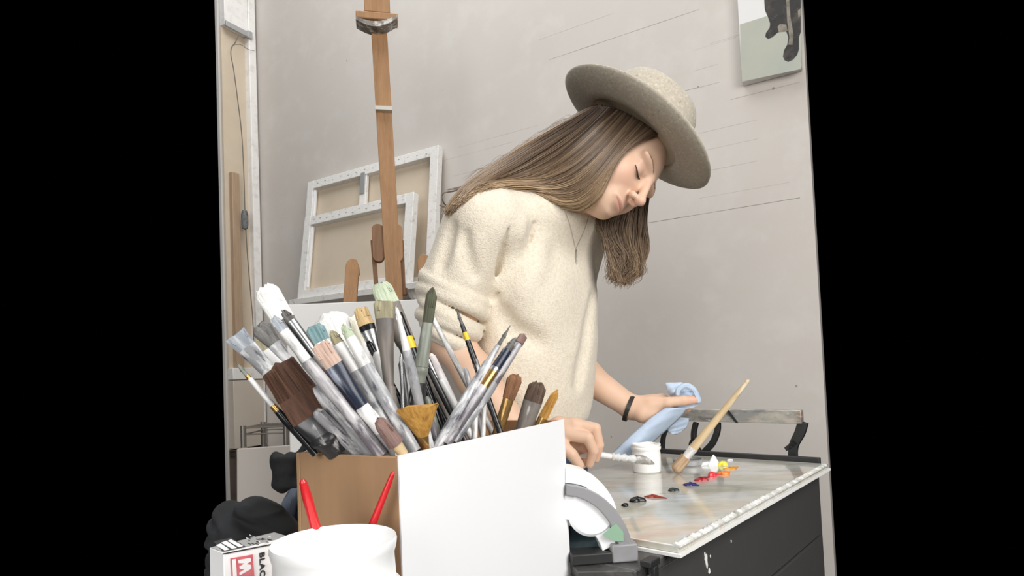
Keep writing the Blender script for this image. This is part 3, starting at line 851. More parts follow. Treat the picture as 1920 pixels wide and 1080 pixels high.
MBR = {
    'white': bmat('white', srgb(240, 239, 235), srgb(206, 204, 198)),
    'greyblue': bmat('grey_blue', srgb(150, 156, 164), srgb(200, 204, 208)),
    'dark': bmat('dark_grey', srgb(84, 82, 80), srgb(140, 138, 134)),
    'brown': bmat('brown', srgb(98, 66, 48), srgb(64, 40, 30)),
    'teal': bmat('teal', srgb(128, 158, 160), srgb(92, 120, 124)),
    'pink': bmat('pinkish', srgb(206, 178, 162), srgb(172, 142, 126)),
    'cream': bmat('cream', srgb(234, 230, 212), srgb(206, 202, 180)),
    'beige': bmat('beige', srgb(204, 176, 128), srgb(160, 132, 90)),
    'green': bmat('pale_green', srgb(196, 206, 180), srgb(160, 172, 146)),
    'olive': bmat('dark_olive', srgb(84, 86, 66), srgb(60, 60, 46)),
    'sable': bmat('sable', srgb(150, 106, 72), srgb(104, 70, 46)),
    'sabled': bmat('dark_sable', srgb(104, 82, 66), srgb(70, 54, 44)),
    'wet': bmat('wet_beige', srgb(176, 140, 104), srgb(206, 182, 152)),
    'orange': bmat('orange', srgb(206, 156, 76), srgb(166, 114, 48)),
    'mauve': bmat('mauve_brown', srgb(140, 112, 104), srgb(104, 80, 74)),
    'oliveg': bmat('olive_cream', srgb(160, 152, 122), srgb(120, 112, 90)),
}

# the cardboard box: near corner KB, long direction BLn, short direction BSn
ZBT = CAMZ - .055; ZD = CAMZ - .226
KB = np.array([-.083, .42, 0]); BLn = nrm([.138, .26, 0]); BSn = np.array([-BLn[1], BLn[0], 0])
BLEN, BWID = .294, .100


def blocal(p):
    q = (p - KB) * [1, 1, 0]; return q @ BLn, q @ BSn


PLACED = []


def seg_gap(a0, a1, b0, b1, n=24):
    s = np.linspace(0, 1, n)[:, None]; A = a0 + (a1 - a0) * s; B = b0 + (b1 - b0) * s
    d = np.linalg.norm(A[:, None] - B[None], axis=2); i, j = np.unravel_index(d.argmin(), d.shape)
    return d[i, j], i / (n - 1), j / (n - 1)


def clearance_lean(tip, E_, d0, lean, w0, w1):
    """lean the brush a little to or from the camera so that it lies clear of those already in the box"""
    best = None
    for o in (0, .008, -.008, .016, -.016, .024, -.024, .034, .046):
        T = P(tip[0], tip[1], d0 + lean + o); cost = abs(o) * .04
        for (T2, E2_, wa, wb) in PLACED:
            g, i, j = seg_gap(T, E_, T2, E2_)
            cost += max(0, .55 * (w0 + (w1 - w0) * i + wa + (wb - wa) * j) / 2 - g)
        if best is None or cost < best[0]: best = (cost, o, T)
    PLACED.append((best[2], E_, w0, w1))
    return lean + best[1]


def brush(label, tip, ent, segs, lean=0.0, flat=.45, group='brushes in the cardboard box', cat='paintbrush', plane=None, end=None, tipd=None, entp=None, round_tip=.5, name='paintbrush'):
    """tip/ent: pixels of the bristle tip and of the place where the handle enters the box; segs: list of
    (part, material, length along the brush in px, width at start px, width at end px) from the tip downwards"""
    E_ = np.asarray(entp, float) if entp is not None else hz(ent[0], ent[1], ZBT if plane is None else plane)
    d0 = (E_ - CC) @ CF
    if entp is None and end is None:
        lean = clearance_lean(tip, E_, d0, lean, max(x[3] for x in segs[:2]) * d0 / F, segs[-1][3] * d0 / F)
    T_ = P(tip[0], tip[1], (tipd if tipd is not None else d0 + lean))
    ax = nrm(E_ - T_); Lp = math.hypot(ent[0] - tip[0], ent[1] - tip[1]); sc = np.linalg.norm(E_ - T_) / Lp
    view = nrm((E_ + T_) / 2 - CC); wx = nrm(np.cross(ax, view)); dx = np.cross(wx, ax)
    ttl = sum(s[2] for s in segs) * sc
    # how far the handle may run on below the rim before it meets a wall or the bottom
    if end is None:
        L_ = np.linalg.norm(E_ - T_) ; s_ = L_
        while s_ < .42:
            q = T_ + ax * (s_ + .004); a_, b_ = blocal(q)
            if a_ < .010 or a_ > BLEN - .010 or b_ < .010 or b_ > BWID - .010 or q[2] < ZD + .008: break
            s_ += .004
        ttl_max = s_
    else:
        ttl_max = end * sc
    t = thing(name, label, cat, T_ + ax * ttl_max, group)
    oc = rng.uniform(-3, 3, 3)
    pos = 0.0; ang = np.linspace(0, 2 * np.pi, 16, endpoint=False)
    for i, (part, mt, ln, w0, w1) in enumerate(segs):
        ln_ = ln * sc; last = i == len(segs) - 1
        if last or pos + ln_ > ttl_max: ln_ = ttl_max - pos; last = True
        if ln_ <= .001: break
        n_ = 14 if part in ('bristles', 'bead') else 10
        rings = []; cs = []
        for k in range(n_):
            s = k / (n_ - 1)
            w_ = (w0 + (w1 - w0) * s) * sc / 2
            fl_ = flat + (1 - flat) * min(1, max(0, (pos + ln_ * s) / sc - segs[0][2]) / 60)    # flat at the ferrule, round at the handle
            if part == 'bristles':
                fl_ = flat * (.45 + .55 * s) if flat < .9 else .8 if i else 1
                ss = s if i == 0 else 1 - s; env = min(1, ((ss + .02) / .22)) ** round_tip if round_tip > 0 else 1
                w_ *= env
                if flat >= .9: fl_ = 1
            if part == 'handle':
                w_ *= 1 + .16 * math.sin(min(1, s * 2.0) * math.pi) * (1 if w0 > 9 else .5)
            jit = .0
            c_ = T_ + ax * (pos + ln_ * s)
            wob = np.ones(16)
            if part == 'bristles' and k < 4: 
                c_ = c_ + ax * 0
            rg = c_ + w_ * wob[:, None] * (np.cos(ang)[:, None] * wx + np.sin(ang)[:, None] * dx * fl_)
            if part == 'bristles' and k < 5 and i == 0:
                rg = rg + ax * (rng.normal(0, .0011, 16)[:, None] * (5 - k) / 5)
            rings.append(rg)
            cs.append(np.stack([np.cos(ang) * max(w_, .003) + oc[0], np.sin(ang) * max(w_, .003) + oc[1], np.full(16, (pos + ln_ * s) * .28 + oc[2])], 1))
        mb = MB(); mb.rings(rings, col=np.concatenate(cs))
        if part == 'bristles' and i == 0:                       # loose hairs at the tip
            for _ in range(int(10 + w1 * .5)):
                u = rng.uniform(-.95, .95); v_ = rng.uniform(-.8, .8)
                b_ = T_ + ax * (ln_ * .55) + wx * u * w1 * sc / 2 + dx * v_ * flat * w1 * sc / 2
                tp = T_ + ax * (ln_ * rng.uniform(-.04, .12) + (abs(u) ** 2.5) * ln_ * .25 * (1 if round_tip > 0 else .2)) + wx * u * (w0 if round_tip == 0 else w0 * .75) * sc / 2 + dx * v_ * .2 * w1 * sc / 2
                mb.tube([b_, (b_ + tp) / 2, tp], [.0006, .0005, .00015], 4, col=np.array([u * .01 + oc[0], v_ * .01 + oc[1], oc[2]]))
        mb.build(part, mt, t, angle=50, col=True)
        pos += ln_
        if last: break
    return t


def std(br, f, h, lb, lf, w, wf=None, wh=None, we=None, extra=()):
    wf = wf or w; wh = wh or w * .45
    s = [('bristles', MBR[br], lb, w, wf * .96), ('ferrule', MH[f], lf, wf, wh)]
    s += list(extra)
    s += [('handle', MH[h], 999, wh, we or wh * .7)]
    return s


B_ = brush
# back row first, then nearer ones (entry pixels lie in the box's mouth)
B_('large flat brush with thick white bristles standing tallest at the left', (495, 538), (676, 846), std('white', 'brownf', 'white', 75, 42, 46, 42, 24, 22), lean=.02, flat=.35, round_tip=.35)
B_('splayed grey-blue bristled brush leaning out furthest left', (441, 628), (640, 842), std('greyblue', 'grey', 'white', 36, 60, 40, 34, 26, 18), lean=.03, flat=.4, round_tip=0)
B_('grey brush with lumpy matted bristles behind the wide brown one', (482, 640), (655, 836), std('oliveg', 'white', 'grey', 34, 60, 26, 30, 20, 16), lean=.065, flat=.7)
B_('thin black brush with two gold bands, lowest at far left', (446, 684), (592, 853), [('bristles', MH['olive'], 26, 5, 8), ('collar', MH['gold'], 8, 9, 9), ('ferrule', MH['white'], 66, 9, 12), ('band', MH['gold'], 14, 13, 14), ('handle', MH['black'], 999, 14, 13)], lean=-.005, flat=1)
B_('very wide flat brush with dark brown bristles and black ferrule', (520, 686), (634, 850), [('bristles', MBR['brown'], 112, 66, 78), ('ferrule', MH['dark'], 40, 76, 64), ('handle', MH['dark'], 999, 62, 40)], lean=-.012, flat=.16, round_tip=0)
B_('dark-bristled flared brush left of the tall white one', (486, 612), (690, 848), std('dark', 'grey', 'grey', 44, 36, 42, 26, 20, 18), lean=.0, flat=.55, round_tip=.25)
B_('long dark purple-grey handled brush crossing over the wide brown one', (512, 596), (716, 853), std('greyblue', 'white', 'purple', 30, 70, 18, 20, 20, 26), lean=-.012, flat=.6)
B_('silver ferruled brush with pink-smeared handle beside the dark purple one', (532, 584), (728, 850), [('bristles', MBR['dark'], 22, 14, 20), ('ferrule', MH['steel'], 80, 20, 20), ('collar', MH['white'], 26, 22, 24), ('handle', MH['pink'], 999, 24, 20)], lean=-.006, flat=.6)
B_('teal-stained flat brush behind the pink-bristled one', (586, 612), (712, 842), std('teal', 'white', 'grey', 36, 40, 40, 36, 20), lean=.02, flat=.4, round_tip=.3)
B_('flat brush with pinkish bristles and blue-black ferrule', (600, 646), (738, 850), [('bristles', MBR['pink'], 46, 34, 34), ('ferrule', MH['blue'], 92, 36, 27), ('handle', MH['white'], 60, 26, 22), ('handle', MH['grey'], 999, 22, 18)], lean=-.004, flat=.35, round_tip=0)
B_('big fluffy white mop brush in the middle of the bunch', (612, 590), (735, 838), std('white', 'cream' if 'cream' in MH else 'white', 'white', 86, 30, 74, 44, 22), lean=.05, flat=.6, round_tip=.55)
B_('round white hake half behind the white mop brush', (650, 596), (752, 832), std('cream', 'white', 'white', 64, 30, 50, 34, 18), lean=.055, flat=.5, round_tip=.6)
B_('grey-green handled brush with a small rounded top left of its pair', (622, 622), (757, 846), [('bristles', MBR['oliveg'], 26, 14, 20), ('ferrule', MH['white'], 60, 20, 22), ('handle', MH['grey'], 999, 22, 20)], lean=.0, flat=.8, round_tip=.8)
B_('paint-crusted grey brush with a rounded green top, right of its pair', (644, 610), (778, 846), [('bristles', MBR['green'], 26, 14, 20), ('ferrule', MH['white'], 60, 20, 22), ('handle', MH['grey'], 999, 22, 24)], lean=.0, flat=.8, round_tip=.8)
B_('flat beige-bristled brush with a black and silver ferrule', (676, 580), (770, 834), [('bristles', MBR['beige'], 34, 26, 30), ('ferrule', MH['black'], 12, 30, 28), ('collar', MH['steel'], 46, 28, 18), ('handle', MH['black'], 999, 18, 14)], lean=.03, flat=.45, round_tip=0)
B_('upright stiff grey brush with worn olive bristles', (719, 566), (737, 846), [('bristles', MBR['oliveg'], 34, 38, 34), ('ferrule', MH['brownf'], 130, 34, 18), ('handle', MH['brownf'], 999, 24, 26)], lean=-.02, flat=.5, round_tip=0)
B_('flat brush with pale green bristles behind the upright grey one', (712, 532), (836, 812), [('bristles', MBR['green'], 48, 36, 40), ('ferrule', MH['brownf'], 80, 40, 34), ('handle', MH['brownf'], 999, 30, 18)], lean=.06, flat=.35, round_tip=.2)
B_('dark olive filbert with a grey-green ferrule before the sleeve', (811, 541), (769, 836), [('bristles', MBR['olive'], 66, 22, 20), ('ferrule', MH['olive'], 84, 20, 26), ('handle', MH['olive'], 30, 24, 22), ('handle', MH['dark'], 999, 30, 24)], lean=.01, flat=.5, round_tip=.9)
B_('grey handled brush crossing the fan brush, with a narrow white tip', (743, 576), (806, 838), [('bristles', MBR['white'], 40, 7, 10), ('ferrule', MH['white'], 40, 10, 15), ('handle', MH['grey'], 999, 16, 17)], lean=-.02, flat=1)
B_('black handled brush with a wide yellow band behind the olive filbert', (748, 588), (833, 818), [('ferrule', MH['black'], 50, 14, 16), ('band', MH['yellow'], 24, 18, 18), ('handle', MH['black'], 999, 17, 14)], lean=.03, flat=1)
B_('thin white-handled brush slanting in front of the sleeve', (808, 590), (918, 800), [('bristles', MBR['cream'], 10, 4, 6), ('handle', MH['white'], 999, 9, 14)], lean=.02, flat=1)
B_('slim black brush with a small yellow band in front of the sweater', (857, 582), (936, 806), [('bristles', MBR['dark'], 30, 4, 7), ('ferrule', MH['dark'], 16, 8, 9), ('band', MH['yellow'], 16, 10, 10), ('handle', MH['black'], 999, 10, 12)], lean=.03, flat=1)
B_('thin-tipped grey brush, upper left of the three leaning right', (956, 612), (822, 834), [('bristles', MBR['dark'], 46, 3, 8), ('ferrule', MH['grey'], 40, 9, 13), ('handle', MH['grey'], 999, 16, 16)], lean=.05, flat=1)
B_('grey-ferruled brush with an ochre patch, middle of the three leaning right', (966, 634), (836, 833), [('bristles', MBR['dark'], 30, 8, 14), ('ferrule', MH['blue'], 42, 17, 18), ('collar', MH['steel'], 8, 18, 18), ('band', MH['gold'], 34, 18, 18), ('handle', MH['purple'], 999, 18, 18)], lean=.045, flat=1)
B_('brown round-tipped brush, right of the three leaning right', (983, 628), (850, 829), [('bristles', MBR['mauve'], 22, 15, 17), ('ferrule', MH['purple'], 92, 15, 20), ('handle', MH['grey'], 999, 20, 17)], lean=.055, flat=.9, round_tip=.8)
B_('brown sable filbert with a brass ferrule near the box edge', (967, 704), (936, 803), [('bristles', MBR['sable'], 46, 31, 23), ('ferrule', MH['gold'], 70, 21, 20), ('handle', MH['gold'], 999, 20, 16)], lean=.0, flat=.5, round_tip=.35)
B_('wide dark brown brush with a dull grey ferrule at the right end', (1010, 719), (984, 797), [('bristles', MBR['sabled'], 36, 34, 36), ('ferrule', MH['brownf'], 60, 36, 30), ('handle', MH['brownf'], 999, 26, 18)], lean=.0, flat=.4, round_tip=.35)
B_('orange-haired brush leaning at the far right end of the box', (1045, 732), (1014, 791), [('bristles', MBR['orange'], 58, 15, 18), ('ferrule', MH['gold'], 40, 18, 14), ('handle', MH['raw'], 999, 12, 10)], lean=.0, flat=.4, round_tip=.7)
B_('brown round brush with a soft mauve tip low in the bunch', (708, 786), (757, 852), [('bristles', MBR['mauve'], 58, 24, 30), ('ferrule', MH['raw'], 30, 22, 18), ('handle', MH['white'], 999, 18, 14)], lean=-.01, flat=.7, round_tip=.5)
fb = B_('orange fan brush with a brass ferrule at the front of the box', (783, 763), (797, 842), [('bristles', MBR['orange'], 56, 66, 18), ('ferrule', MH['gold'], 40, 18, 14), ('handle', MH['raw'], 999, 12, 10)], lean=-.018, flat=.25, round_tip=0)
# plainer handles filling the bunch
FILL = [('silver handle between the wide brown brush and the purple one', 545, 690, 664, 848, 'steel', 16), ('grey handle with a dark hole, low beside the wide brown brush', 592, 770, 672, 848, 'grey', 22),
        ('pale handle just right of the blue-black ferrule', 650, 690, 748, 840, 'white', 14), ('black handle just behind the beige-bristled brush', 690, 640, 792, 832, 'black', 13),
        ('white handle right behind the upright grey brush', 706, 660, 762, 836, 'white', 20), ('dark handle between the upright brush and the fan brush', 752, 676, 772, 838, 'dark', 12),
        ('thin steel handle standing beside the upright grey brush', 752, 664, 758, 840, 'steel', 7), ('black handle left of the olive filbert', 762, 650, 846, 812, 'black', 12),
        ('silver and black handle behind the olive filbert', 788, 640, 862, 812, 'steel', 9), ('white-tipped dark handle below the olive filbert', 804, 690, 868, 818, 'dark', 11),
        ('pale mauve handle in front of the forearm', 806, 664, 872, 806, 'pink', 17), ('glossy white handle by the three leaning right', 826, 712, 880, 812, 'white', 14),
        ('thin pale stick upright near the sable filbert', 909, 740, 906, 808, 'white', 9), ('second pale stick upright left of the thin one', 892, 752, 890, 812, 'white', 10),
        ('grey handle slanting behind the three leaning right', 872, 690, 902, 806, 'grey', 10), ('black slim handle slanting just left of the sable filbert', 900, 720, 934, 800, 'black', 8),
        ('ochre-specked handle beside the fan brush', 800, 744, 826, 828, 'olive', 12), ('dark grey handle under the fan brush', 808, 790, 820, 832, 'purple', 14),
        ('long grey handle behind the fluffy white mop', 664, 640, 784, 828, 'grey', 12), ('white handle crossing low beside the mauve tip', 690, 760, 742, 850, 'white', 16)]
for lb, x0, y0, x1, y1, mt_, wd in FILL:
    B_(lb, (x0, y0), (x1, y1), [('handle_end', MH[mt_], 6, wd * .55, wd * .9), ('handle', MH[mt_], 999, wd, wd * .8)], lean=.01, flat=1)

# ------------------------------------------------------------------ the cardboard box
M_card = mat('cardboard', srgb(164, 130, 96), rough=.8, layers=[(5, srgb(154, 121, 88), .4, .7)], bump=(60, .1, .001), stretch=(8, 8, .6))
M_cardin = mat('cardboard_inside', srgb(158, 118, 82), rough=.85)
M_paper = mat('white_paper_face', srgb(250, 250, 250), rough=.5)
cb = KB + BLn * BLEN / 2 + BSn * BWID / 2
t = thing('cardboard_box', 'open cardboard box with a blank white long side, holding the brushes', 'box', [cb[0], cb[1], ZD])
z0 = np.array([0, 0, ZD]); HB = ZBT - ZD; th = .004
mb = MB(); mb.box(KB + z0 + BLn * th, BLn * (BLEN - th), BSn * th, UP * HB); mb.build('long_side', M_cardin, t, bevel=.001)
mb = MB(); mb.box(KB + z0 - BSn * .0012, BLn * BLEN, BSn * .0012, UP * (HB + .0008)); mb.build('white_face', M_paper, t, label='blank white outer face')
mb = MB(); mb.box(KB + z0 + BSn * (BWID - th), BLn * BLEN, BSn * th, UP * HB); mb.build('long_side', M_card, t, bevel=.001)
mb = MB(); mb.box(KB + z0 + BSn * .0, BLn * th, BSn * (BWID - th), UP * HB); mb.build('short_side', M_card, t, bevel=.001, label='plain brown end facing the camera')
mb = MB(); mb.box(KB + z0 + BLn * (BLEN - th) + BSn * th, BLn * th, BSn * (BWID - 2 * th), UP * HB); mb.build('short_side', M_cardin, t, bevel=.001)
mb = MB(); mb.box(KB + z0 + BLn * th + BSn * th, BLn * (BLEN - 2 * th), BSn * (BWID - 2 * th), UP * .004); mb.build('bottom', M_cardin, t)

# the near desk everything close stands on
M_desk = mat('desk_top', srgb(190, 188, 184), rough=.5, layers=[(8, srgb(176, 174, 170), .4, .7)])
t = thing('work_desk', 'pale desk at the very front carrying the cardboard box and white tub', 'desk', [-.1, .5, 0])
d0 = np.array([.03, .30, 0]) ; dl = BLn; ds = BSn
d0 = KB - BLn * .16 - BSn * .004
mb = MB(); mb.box(d0 + UP * (ZD - .024), dl * (.16 + BLEN + .003), ds * .33, UP * .024); mb.build('desk_top', M_desk, t, bevel=.002)
for a, b in ((.02, .02), (.40, .02), (.02, .27), (.40, .27)):
    mb = MB(); mb.box(d0 + dl * a + ds * b, dl * .04, ds * .04, UP * (ZD - .0245)); mb.build('leg', M_desk, t, bevel=.002)

# ------------------------------------------------------------------ white tub with two red brushes
ct = P(627, 1011, .36); ct = np.array([ct[0], ct[1], 0]); zr = P(627, 1011, .36)[2]; HT = zr - ZD; RT = .0370
M_tub = mat('white_plastic', srgb(251, 251, 250), rough=.3, layers=[(18, srgb(244, 244, 242), .5, .75)])
t = thing('plastic_tub', 'white plastic tub with a flared rim in front of the cardboard box', 'tub', ct + z0)
mb = MB(); mb.lathe(ct + z0, UP, BLn, [(RT * .9, .0005), (RT * .93, .004), (RT * 1.0, HT - .034), (RT * 1.045, HT - .0335), (RT * 1.045, HT - .028), (RT * .97, HT - .026), (RT * .95, HT - .010), (RT * .985, HT - .006), (RT * 1.0, HT - .002), (RT * .985, HT), (RT * .955, HT - .001), (RT * .93, HT - .012), (RT * .92, .01), (.0005, .008)], 64); mb.build('body', M_tub, t, angle=60)
mb = MB(); mb.lathe(ct + z0 + UP * (HT - .017), UP, BLn, [(RT * .925, 0), (RT * .5, .0003), (.0005, .0003)], 48); mb.build('paint_fill', mat('tub_white_paint', srgb(242, 242, 240), rough=.3), t)
cur = [ct + UP * (zr - .0035) - BSn * 0 + np.array([math.cos(a), math.sin(a), 0]) * RT * 1.02 for a in (3.6,)]
q = P(509, 1042, .36)
mb = MB(); mb.tube([P(510 + 8 * math.cos(a) * (1 - .08 * a), 1040 - 9 * math.sin(a) * (1 - .08 * a), .355) for a in np.linspace(1.0, 6.2, 26)], .0003, 5); mb.build('wire_curl', M_metal, t, label='thin curl of wire at the rim')

zpf = zr - .017
for lab, tp, en, w0, w1, dd in (('thick red-handled brush with a rounded end, left one in the white tub', (567, 899), (603, 1031), 13, 20, -.01), ('tapering red-handled brush leaning right in the white tub', (738, 884), (684, 1019), 9, 17, .0)):
    E_ = hz(en[0], en[1], zpf + .001)
    segs = [('handle_end', MH['red'], 5, w0 * .55, w0 * .95), ('handle', MH['red'], 108 if w0 > 10 else 140, w0, w1)]
    if w0 > 10: segs += [('ferrule', MH['steel'], 40, w1, w1)]
    else: segs += [('handle', MH['red'], 30, w1, w1)]
    B_(lab, tp, en, segs, flat=1, entp=E_, tipd=(E_ - CC) @ CF + dd, end=math.hypot(en[0] - tp[0], en[1] - tp[1]) + 6, group='red brushes in the white tub')

# ------------------------------------------------------------------ printed paint box at the lower left
zx = CAMZ - .120
G1 = hz(419, 1037, zx); XL, XW = .050, .024
t = thing('paint_carton', 'white carton with a red letter emblem and the word BLACK, beside the white tub', 'carton', [*(G1 + E1 * XL / 2 + E2 * XW / 2)[:2], ZD])
XH = zx - ZD
mb = MB(); mb.box([G1[0], G1[1], ZD], E1 * XL, E2 * XW, UP * XH); mb.build('carton', M_paper, t, bevel=.0006)
fo = np.array([G1[0], G1[1], zx]) - E2 * .0006               # front face origin: x along E1, y up, seen from -E2
M_ink = mat('ink_black', srgb(48, 46, 48), rough=.6); M_red = mat('ink_red', srgb(214, 96, 108), rough=.6, layers=[(40, srgb(226, 140, 148), .4, .75)]); M_tg = mat('carton_top_grey', srgb(172, 171, 170), rough=.6)


def decal(name, mt, pts, org, x, y, n, th=.0004, label=None):
    mb = MB(); mb.prism([org + x * a + y * b for a, b in pts], n * th); return mb.build(name, mt, t, label=label, smooth=False)


def fpx(x, y): # pixel on the front face -> (u, v)
    p_ = hit(x, y, E2, E2 @ fo); return ((p_ - fo) @ E1, (p_ - fo)[2])


def tpx(x, y):
    p_ = hz(x, y, zx + .0006); return ((p_ - fo) @ E1, (p_ - fo) @ E2)


emb = [fpx(432, 1047), fpx(473.5, 1039.5), fpx(477, 1085), fpx(435, 1092)]
decal('emblem_panel', M_red, emb, fo, E1, UP, -E2)
bar = [fpx(434.5, 1049), fpx(441.5, 1048), fpx(444, 1090), fpx(437, 1091)]
decal('emblem_bar', M_paper, bar, fo - E2 * .0003, E1, UP, -E2)
# the letter M lying on its side: three tabs on the right joined to a spine
u0_, v0_ = fpx(446, 1050); u1_, v1_ = fpx(470, 1049); ux, vx_ = u1_ - u0_, fpx(446, 1050)[1] - fpx(447, 1079)[1]
Mp = [(0, .0), (.95, .06), (1, .16), (.98, .3), (.62, .40), (.98, .52), (1, .72), (.94, .80), (.10, 1.0), (.06, .84), (.5, .70), (.12, .60), (.08, .44), (.5, .32), (.03, .20)]
decal('emblem_letter', M_paper, [(u0_ + ux * a, v0_ - vx_ * b) for a, b in Mp], fo - E2 * .0003, E1, UP, -E2)
decal('edge_line', M_ink, [fpx(417.5, 1037.6), fpx(514, 1018.6), fpx(514, 1020.8), fpx(417.5, 1039.8)], fo, E1, UP, -E2)
top_n = UP; TO = np.array([fo[0], fo[1], zx + .0002])


def tq(x, y):
    p_ = hz(x, y, zx + .0002); return ((p_ - TO) @ E1, (p_ - TO) @ E2)


decal('top_panel', M_tg, [(.0005, .001), (XL - .0005, .001), (XL - .0005, XW - .001), (.0005, XW - .001)], TO, E1, E2, UP, th=.0002)
decal('top_dark_panel', M_ink, [tq(418, 1035), tq(461, 1026), tq(433, 1009), tq(400, 1016)], TO + UP * .0002, E1, E2, UP, th=.0002)
for pts in ([(427, 1015.5), (433, 1012.5), (456, 1025), (448, 1027.5)], [(415, 1019), (424, 1015.5), (444, 1028.5), (435, 1030.5)], [(405, 1024), (414, 1020.5), (430, 1031.5), (421, 1033.5)]):
    decal('white_stripe', M_paper, [tq(*p_) for p_ in pts], TO + UP * .0005, E1, E2, UP, th=.0002)
for k in range(26):                                                       # blurred small print on the top
    a_ = rng.uniform(452, 505); b_ = rng.uniform(1003, 1022); l_ = rng.uniform(3, 8)
    if b_ > 1037 - (a_ - 417) * .2 - 4: continue
    decal('small_print', M_ink if k % 3 else M_paper, [tq(a_, b_), tq(a_ + l_, b_ + l_ * .3), tq(a_ + l_, b_ + l_ * .3 + 1.0), tq(a_, b_ + 1.0)], TO + UP * .0003, E1, E2, UP, th=.0002)


def lettering(text, org, xdir, ydir, size, mt, parent, name, thick=.0003):
    cu = bpy.data.curves.new(name, 'FONT'); cu.body = text; cu.size = size; cu.extrude = thick; cu.offset = size * .018; cu.space_character = 1.08
    tmp = bpy.data.objects.new('tmp_text', cu); COL.objects.link(tmp)
    bpy.context.view_layer.update()
    me = bpy.data.meshes.new_from_object(tmp.evaluated_get(bpy.context.evaluated_depsgraph_get()))
    bpy.data.objects.remove(tmp); bpy.data.curves.remove(cu)
    o = bpy.data.objects.new(name, me); COL.objects.link(o); me.materials.clear(); me.materials.append(mt)
    z_ = np.cross(xdir, ydir)
    v = np.empty(len(me.vertices) * 3); me.vertices.foreach_get('co', v); v = v.reshape(-1, 3)
    g = org + v[:, :1] * xdir * 1.3 + v[:, 1:2] * ydir + v[:, 2:] * z_ - ORG[parent.name]
    me.vertices.foreach_set('co', g.ravel()); me.update()
    o.parent = parent; return o


u_, v_ = fpx(486.5, 1036); sz = (fpx(486, 1034)[1] - fpx(487, 1060)[1]) * .5
uh = fpx(496, 1033)[0] - u_
lettering('BLACK', fo + E1 * u_ + UP * v_ - E2 * .0002, -UP, E1, uh / .70, M_ink, t, 'lettering')

# ------------------------------------------------------------------ cloths at the lower left
fc = Field(far=.06)
dC = .585
for x, y, rx, ry, d_ in ((446, 984, 24, 22, .57), (464, 974, 18, 22, .585), (490, 996, 22, 18, .59), (454, 1008, 32, 26, .57), (498, 1015, 28, 22, .60), (440, 966, 18, 12, .60)):
    fc.add(ell(P(x, y, d_), [rx * d_ / F, .03, ry * d_ / F]), .012)
for a, b, r in (((462, 958), (520, 1004), 7), ((444, 962), (470, 956), 6), ((432, 976), (468, 964), 5), ((432, 995), (480, 984), 6), ((470, 985), (515, 1008), 6)):
    fc.add(cone(P(*a, .56), P(*b, .57), r * .0005, r * .0005), .008)
for a, b in (((424, 986), (470, 975)), ((470, 975), (505, 1002)), ((432, 1002), (480, 992))):
    fc.sub(cone(P(*a, .535), P(*b, .535), .003, .003), .008)
fc.inter((lambda p: ZD + .0006 - p[:, 2], np.zeros(3), 1e9), .003)
mb_c = P(462, 990, .575)
for x in (446, 472, 500): fc.add(cone(P(x, 1000, .585), P(x, 1040, .62) * [1, 1, 0] + UP * (ZD + .03), .026, .03), .02)
fc.inter((lambda p: ZD + .0006 - p[:, 2], np.zeros(3), 1e9), .003)
t = thing('crumpled_cloth', 'crumpled black cloth heaped behind the white carton', 'cloth', [mb_c[0], mb_c[1], ZD])
field_mesh('cloth', lambda p: fc(p) + .0032 * (np.abs(np.sin(p[:, 0] * 70 + p[:, 2] * 95 + 1.6 * np.sin(p[:, 2] * 60 - p[:, 0] * 40))) - .5) + .0014 * np.sin(p[:, 0] * 190 + 3 * np.sin(p[:, 2] * 120)) + .0008 * np.sin(p[:, 2] * 330 + p[:, 0] * 210), mb_c - [.075, .08, .12], mb_c + [.075, .10, .05], .002, M_blackm, t)
# black rag hanging over the box corner
fr = Field(far=.05)
dR = .60
for x, y, r in ((524, 868, 13), (532, 886, 17), (530, 902, 16), (541, 872, 13), (538, 905, 13), (524, 858, 8), (548, 860, 9)):
    fr.add(ell(P(x, y, dR), [r * dR / F, .010, r * dR / F * 1.1]), .006)
fr.add(cone(P(545, 866, dR), P(575, 838, dR), .0042, .0032), .006); fr.add(cone(P(540, 905, dR), P(556, 905, dR), .005, .004), .006)
fr.add(ell(P(546, 886, dR + .004), [.010, .010, .014]), .004); fr.add(ell(P(518, 866, dR), [.005, .008, .009]), .003); fr.add(ell(P(527, 908, dR), [.008, .008, .008]), .003)
fr.sub(cone(P(532, 862, dR - .018), P(526, 892, dR - .019), .003, .002), .004); fr.sub(cone(P(543, 876, dR - .014), P(536, 904, dR - .018), .002, .003), .004)
t = thing('black_rag', 'black rag with a loop tied behind the left end of the cardboard box', 'rag', P(532, 912, dR))
field_mesh('rag', lambda p: fr(p + .0012 * np.sin(p[:, [1, 2, 0]] * 420)), P(532, 900, dR) - [.045, .03, .085], P(532, 900, dR) + [.045, .03, .06], .0016, M_blackm, t)
# blue-grey folded cloth
M_denim = mat('blue_grey_cloth', srgb(112, 122, 136), rough=.85, layers=[(9, srgb(92, 100, 114), .4, .7)], bump=(200, .3, .001))
dB = .66
mb = MB(); pr = []
for i in range(14):
    s = i / 13; xl = 566 - 76 * s ** .9; y = 868 + 178 * s; pr.append([P(xl + (575 - xl) * k / 9, y, dB + .012 * math.sin(k * 1.1 + s * 3) - .02 * s) for k in range(10)])
mb.grid(pr); o = mb.build('folded_cloth', M_denim, None, solid=.004, angle=80); tag(o, 'blue-grey folded cloth hanging in the gap left of the cardboard box', 'cloth')

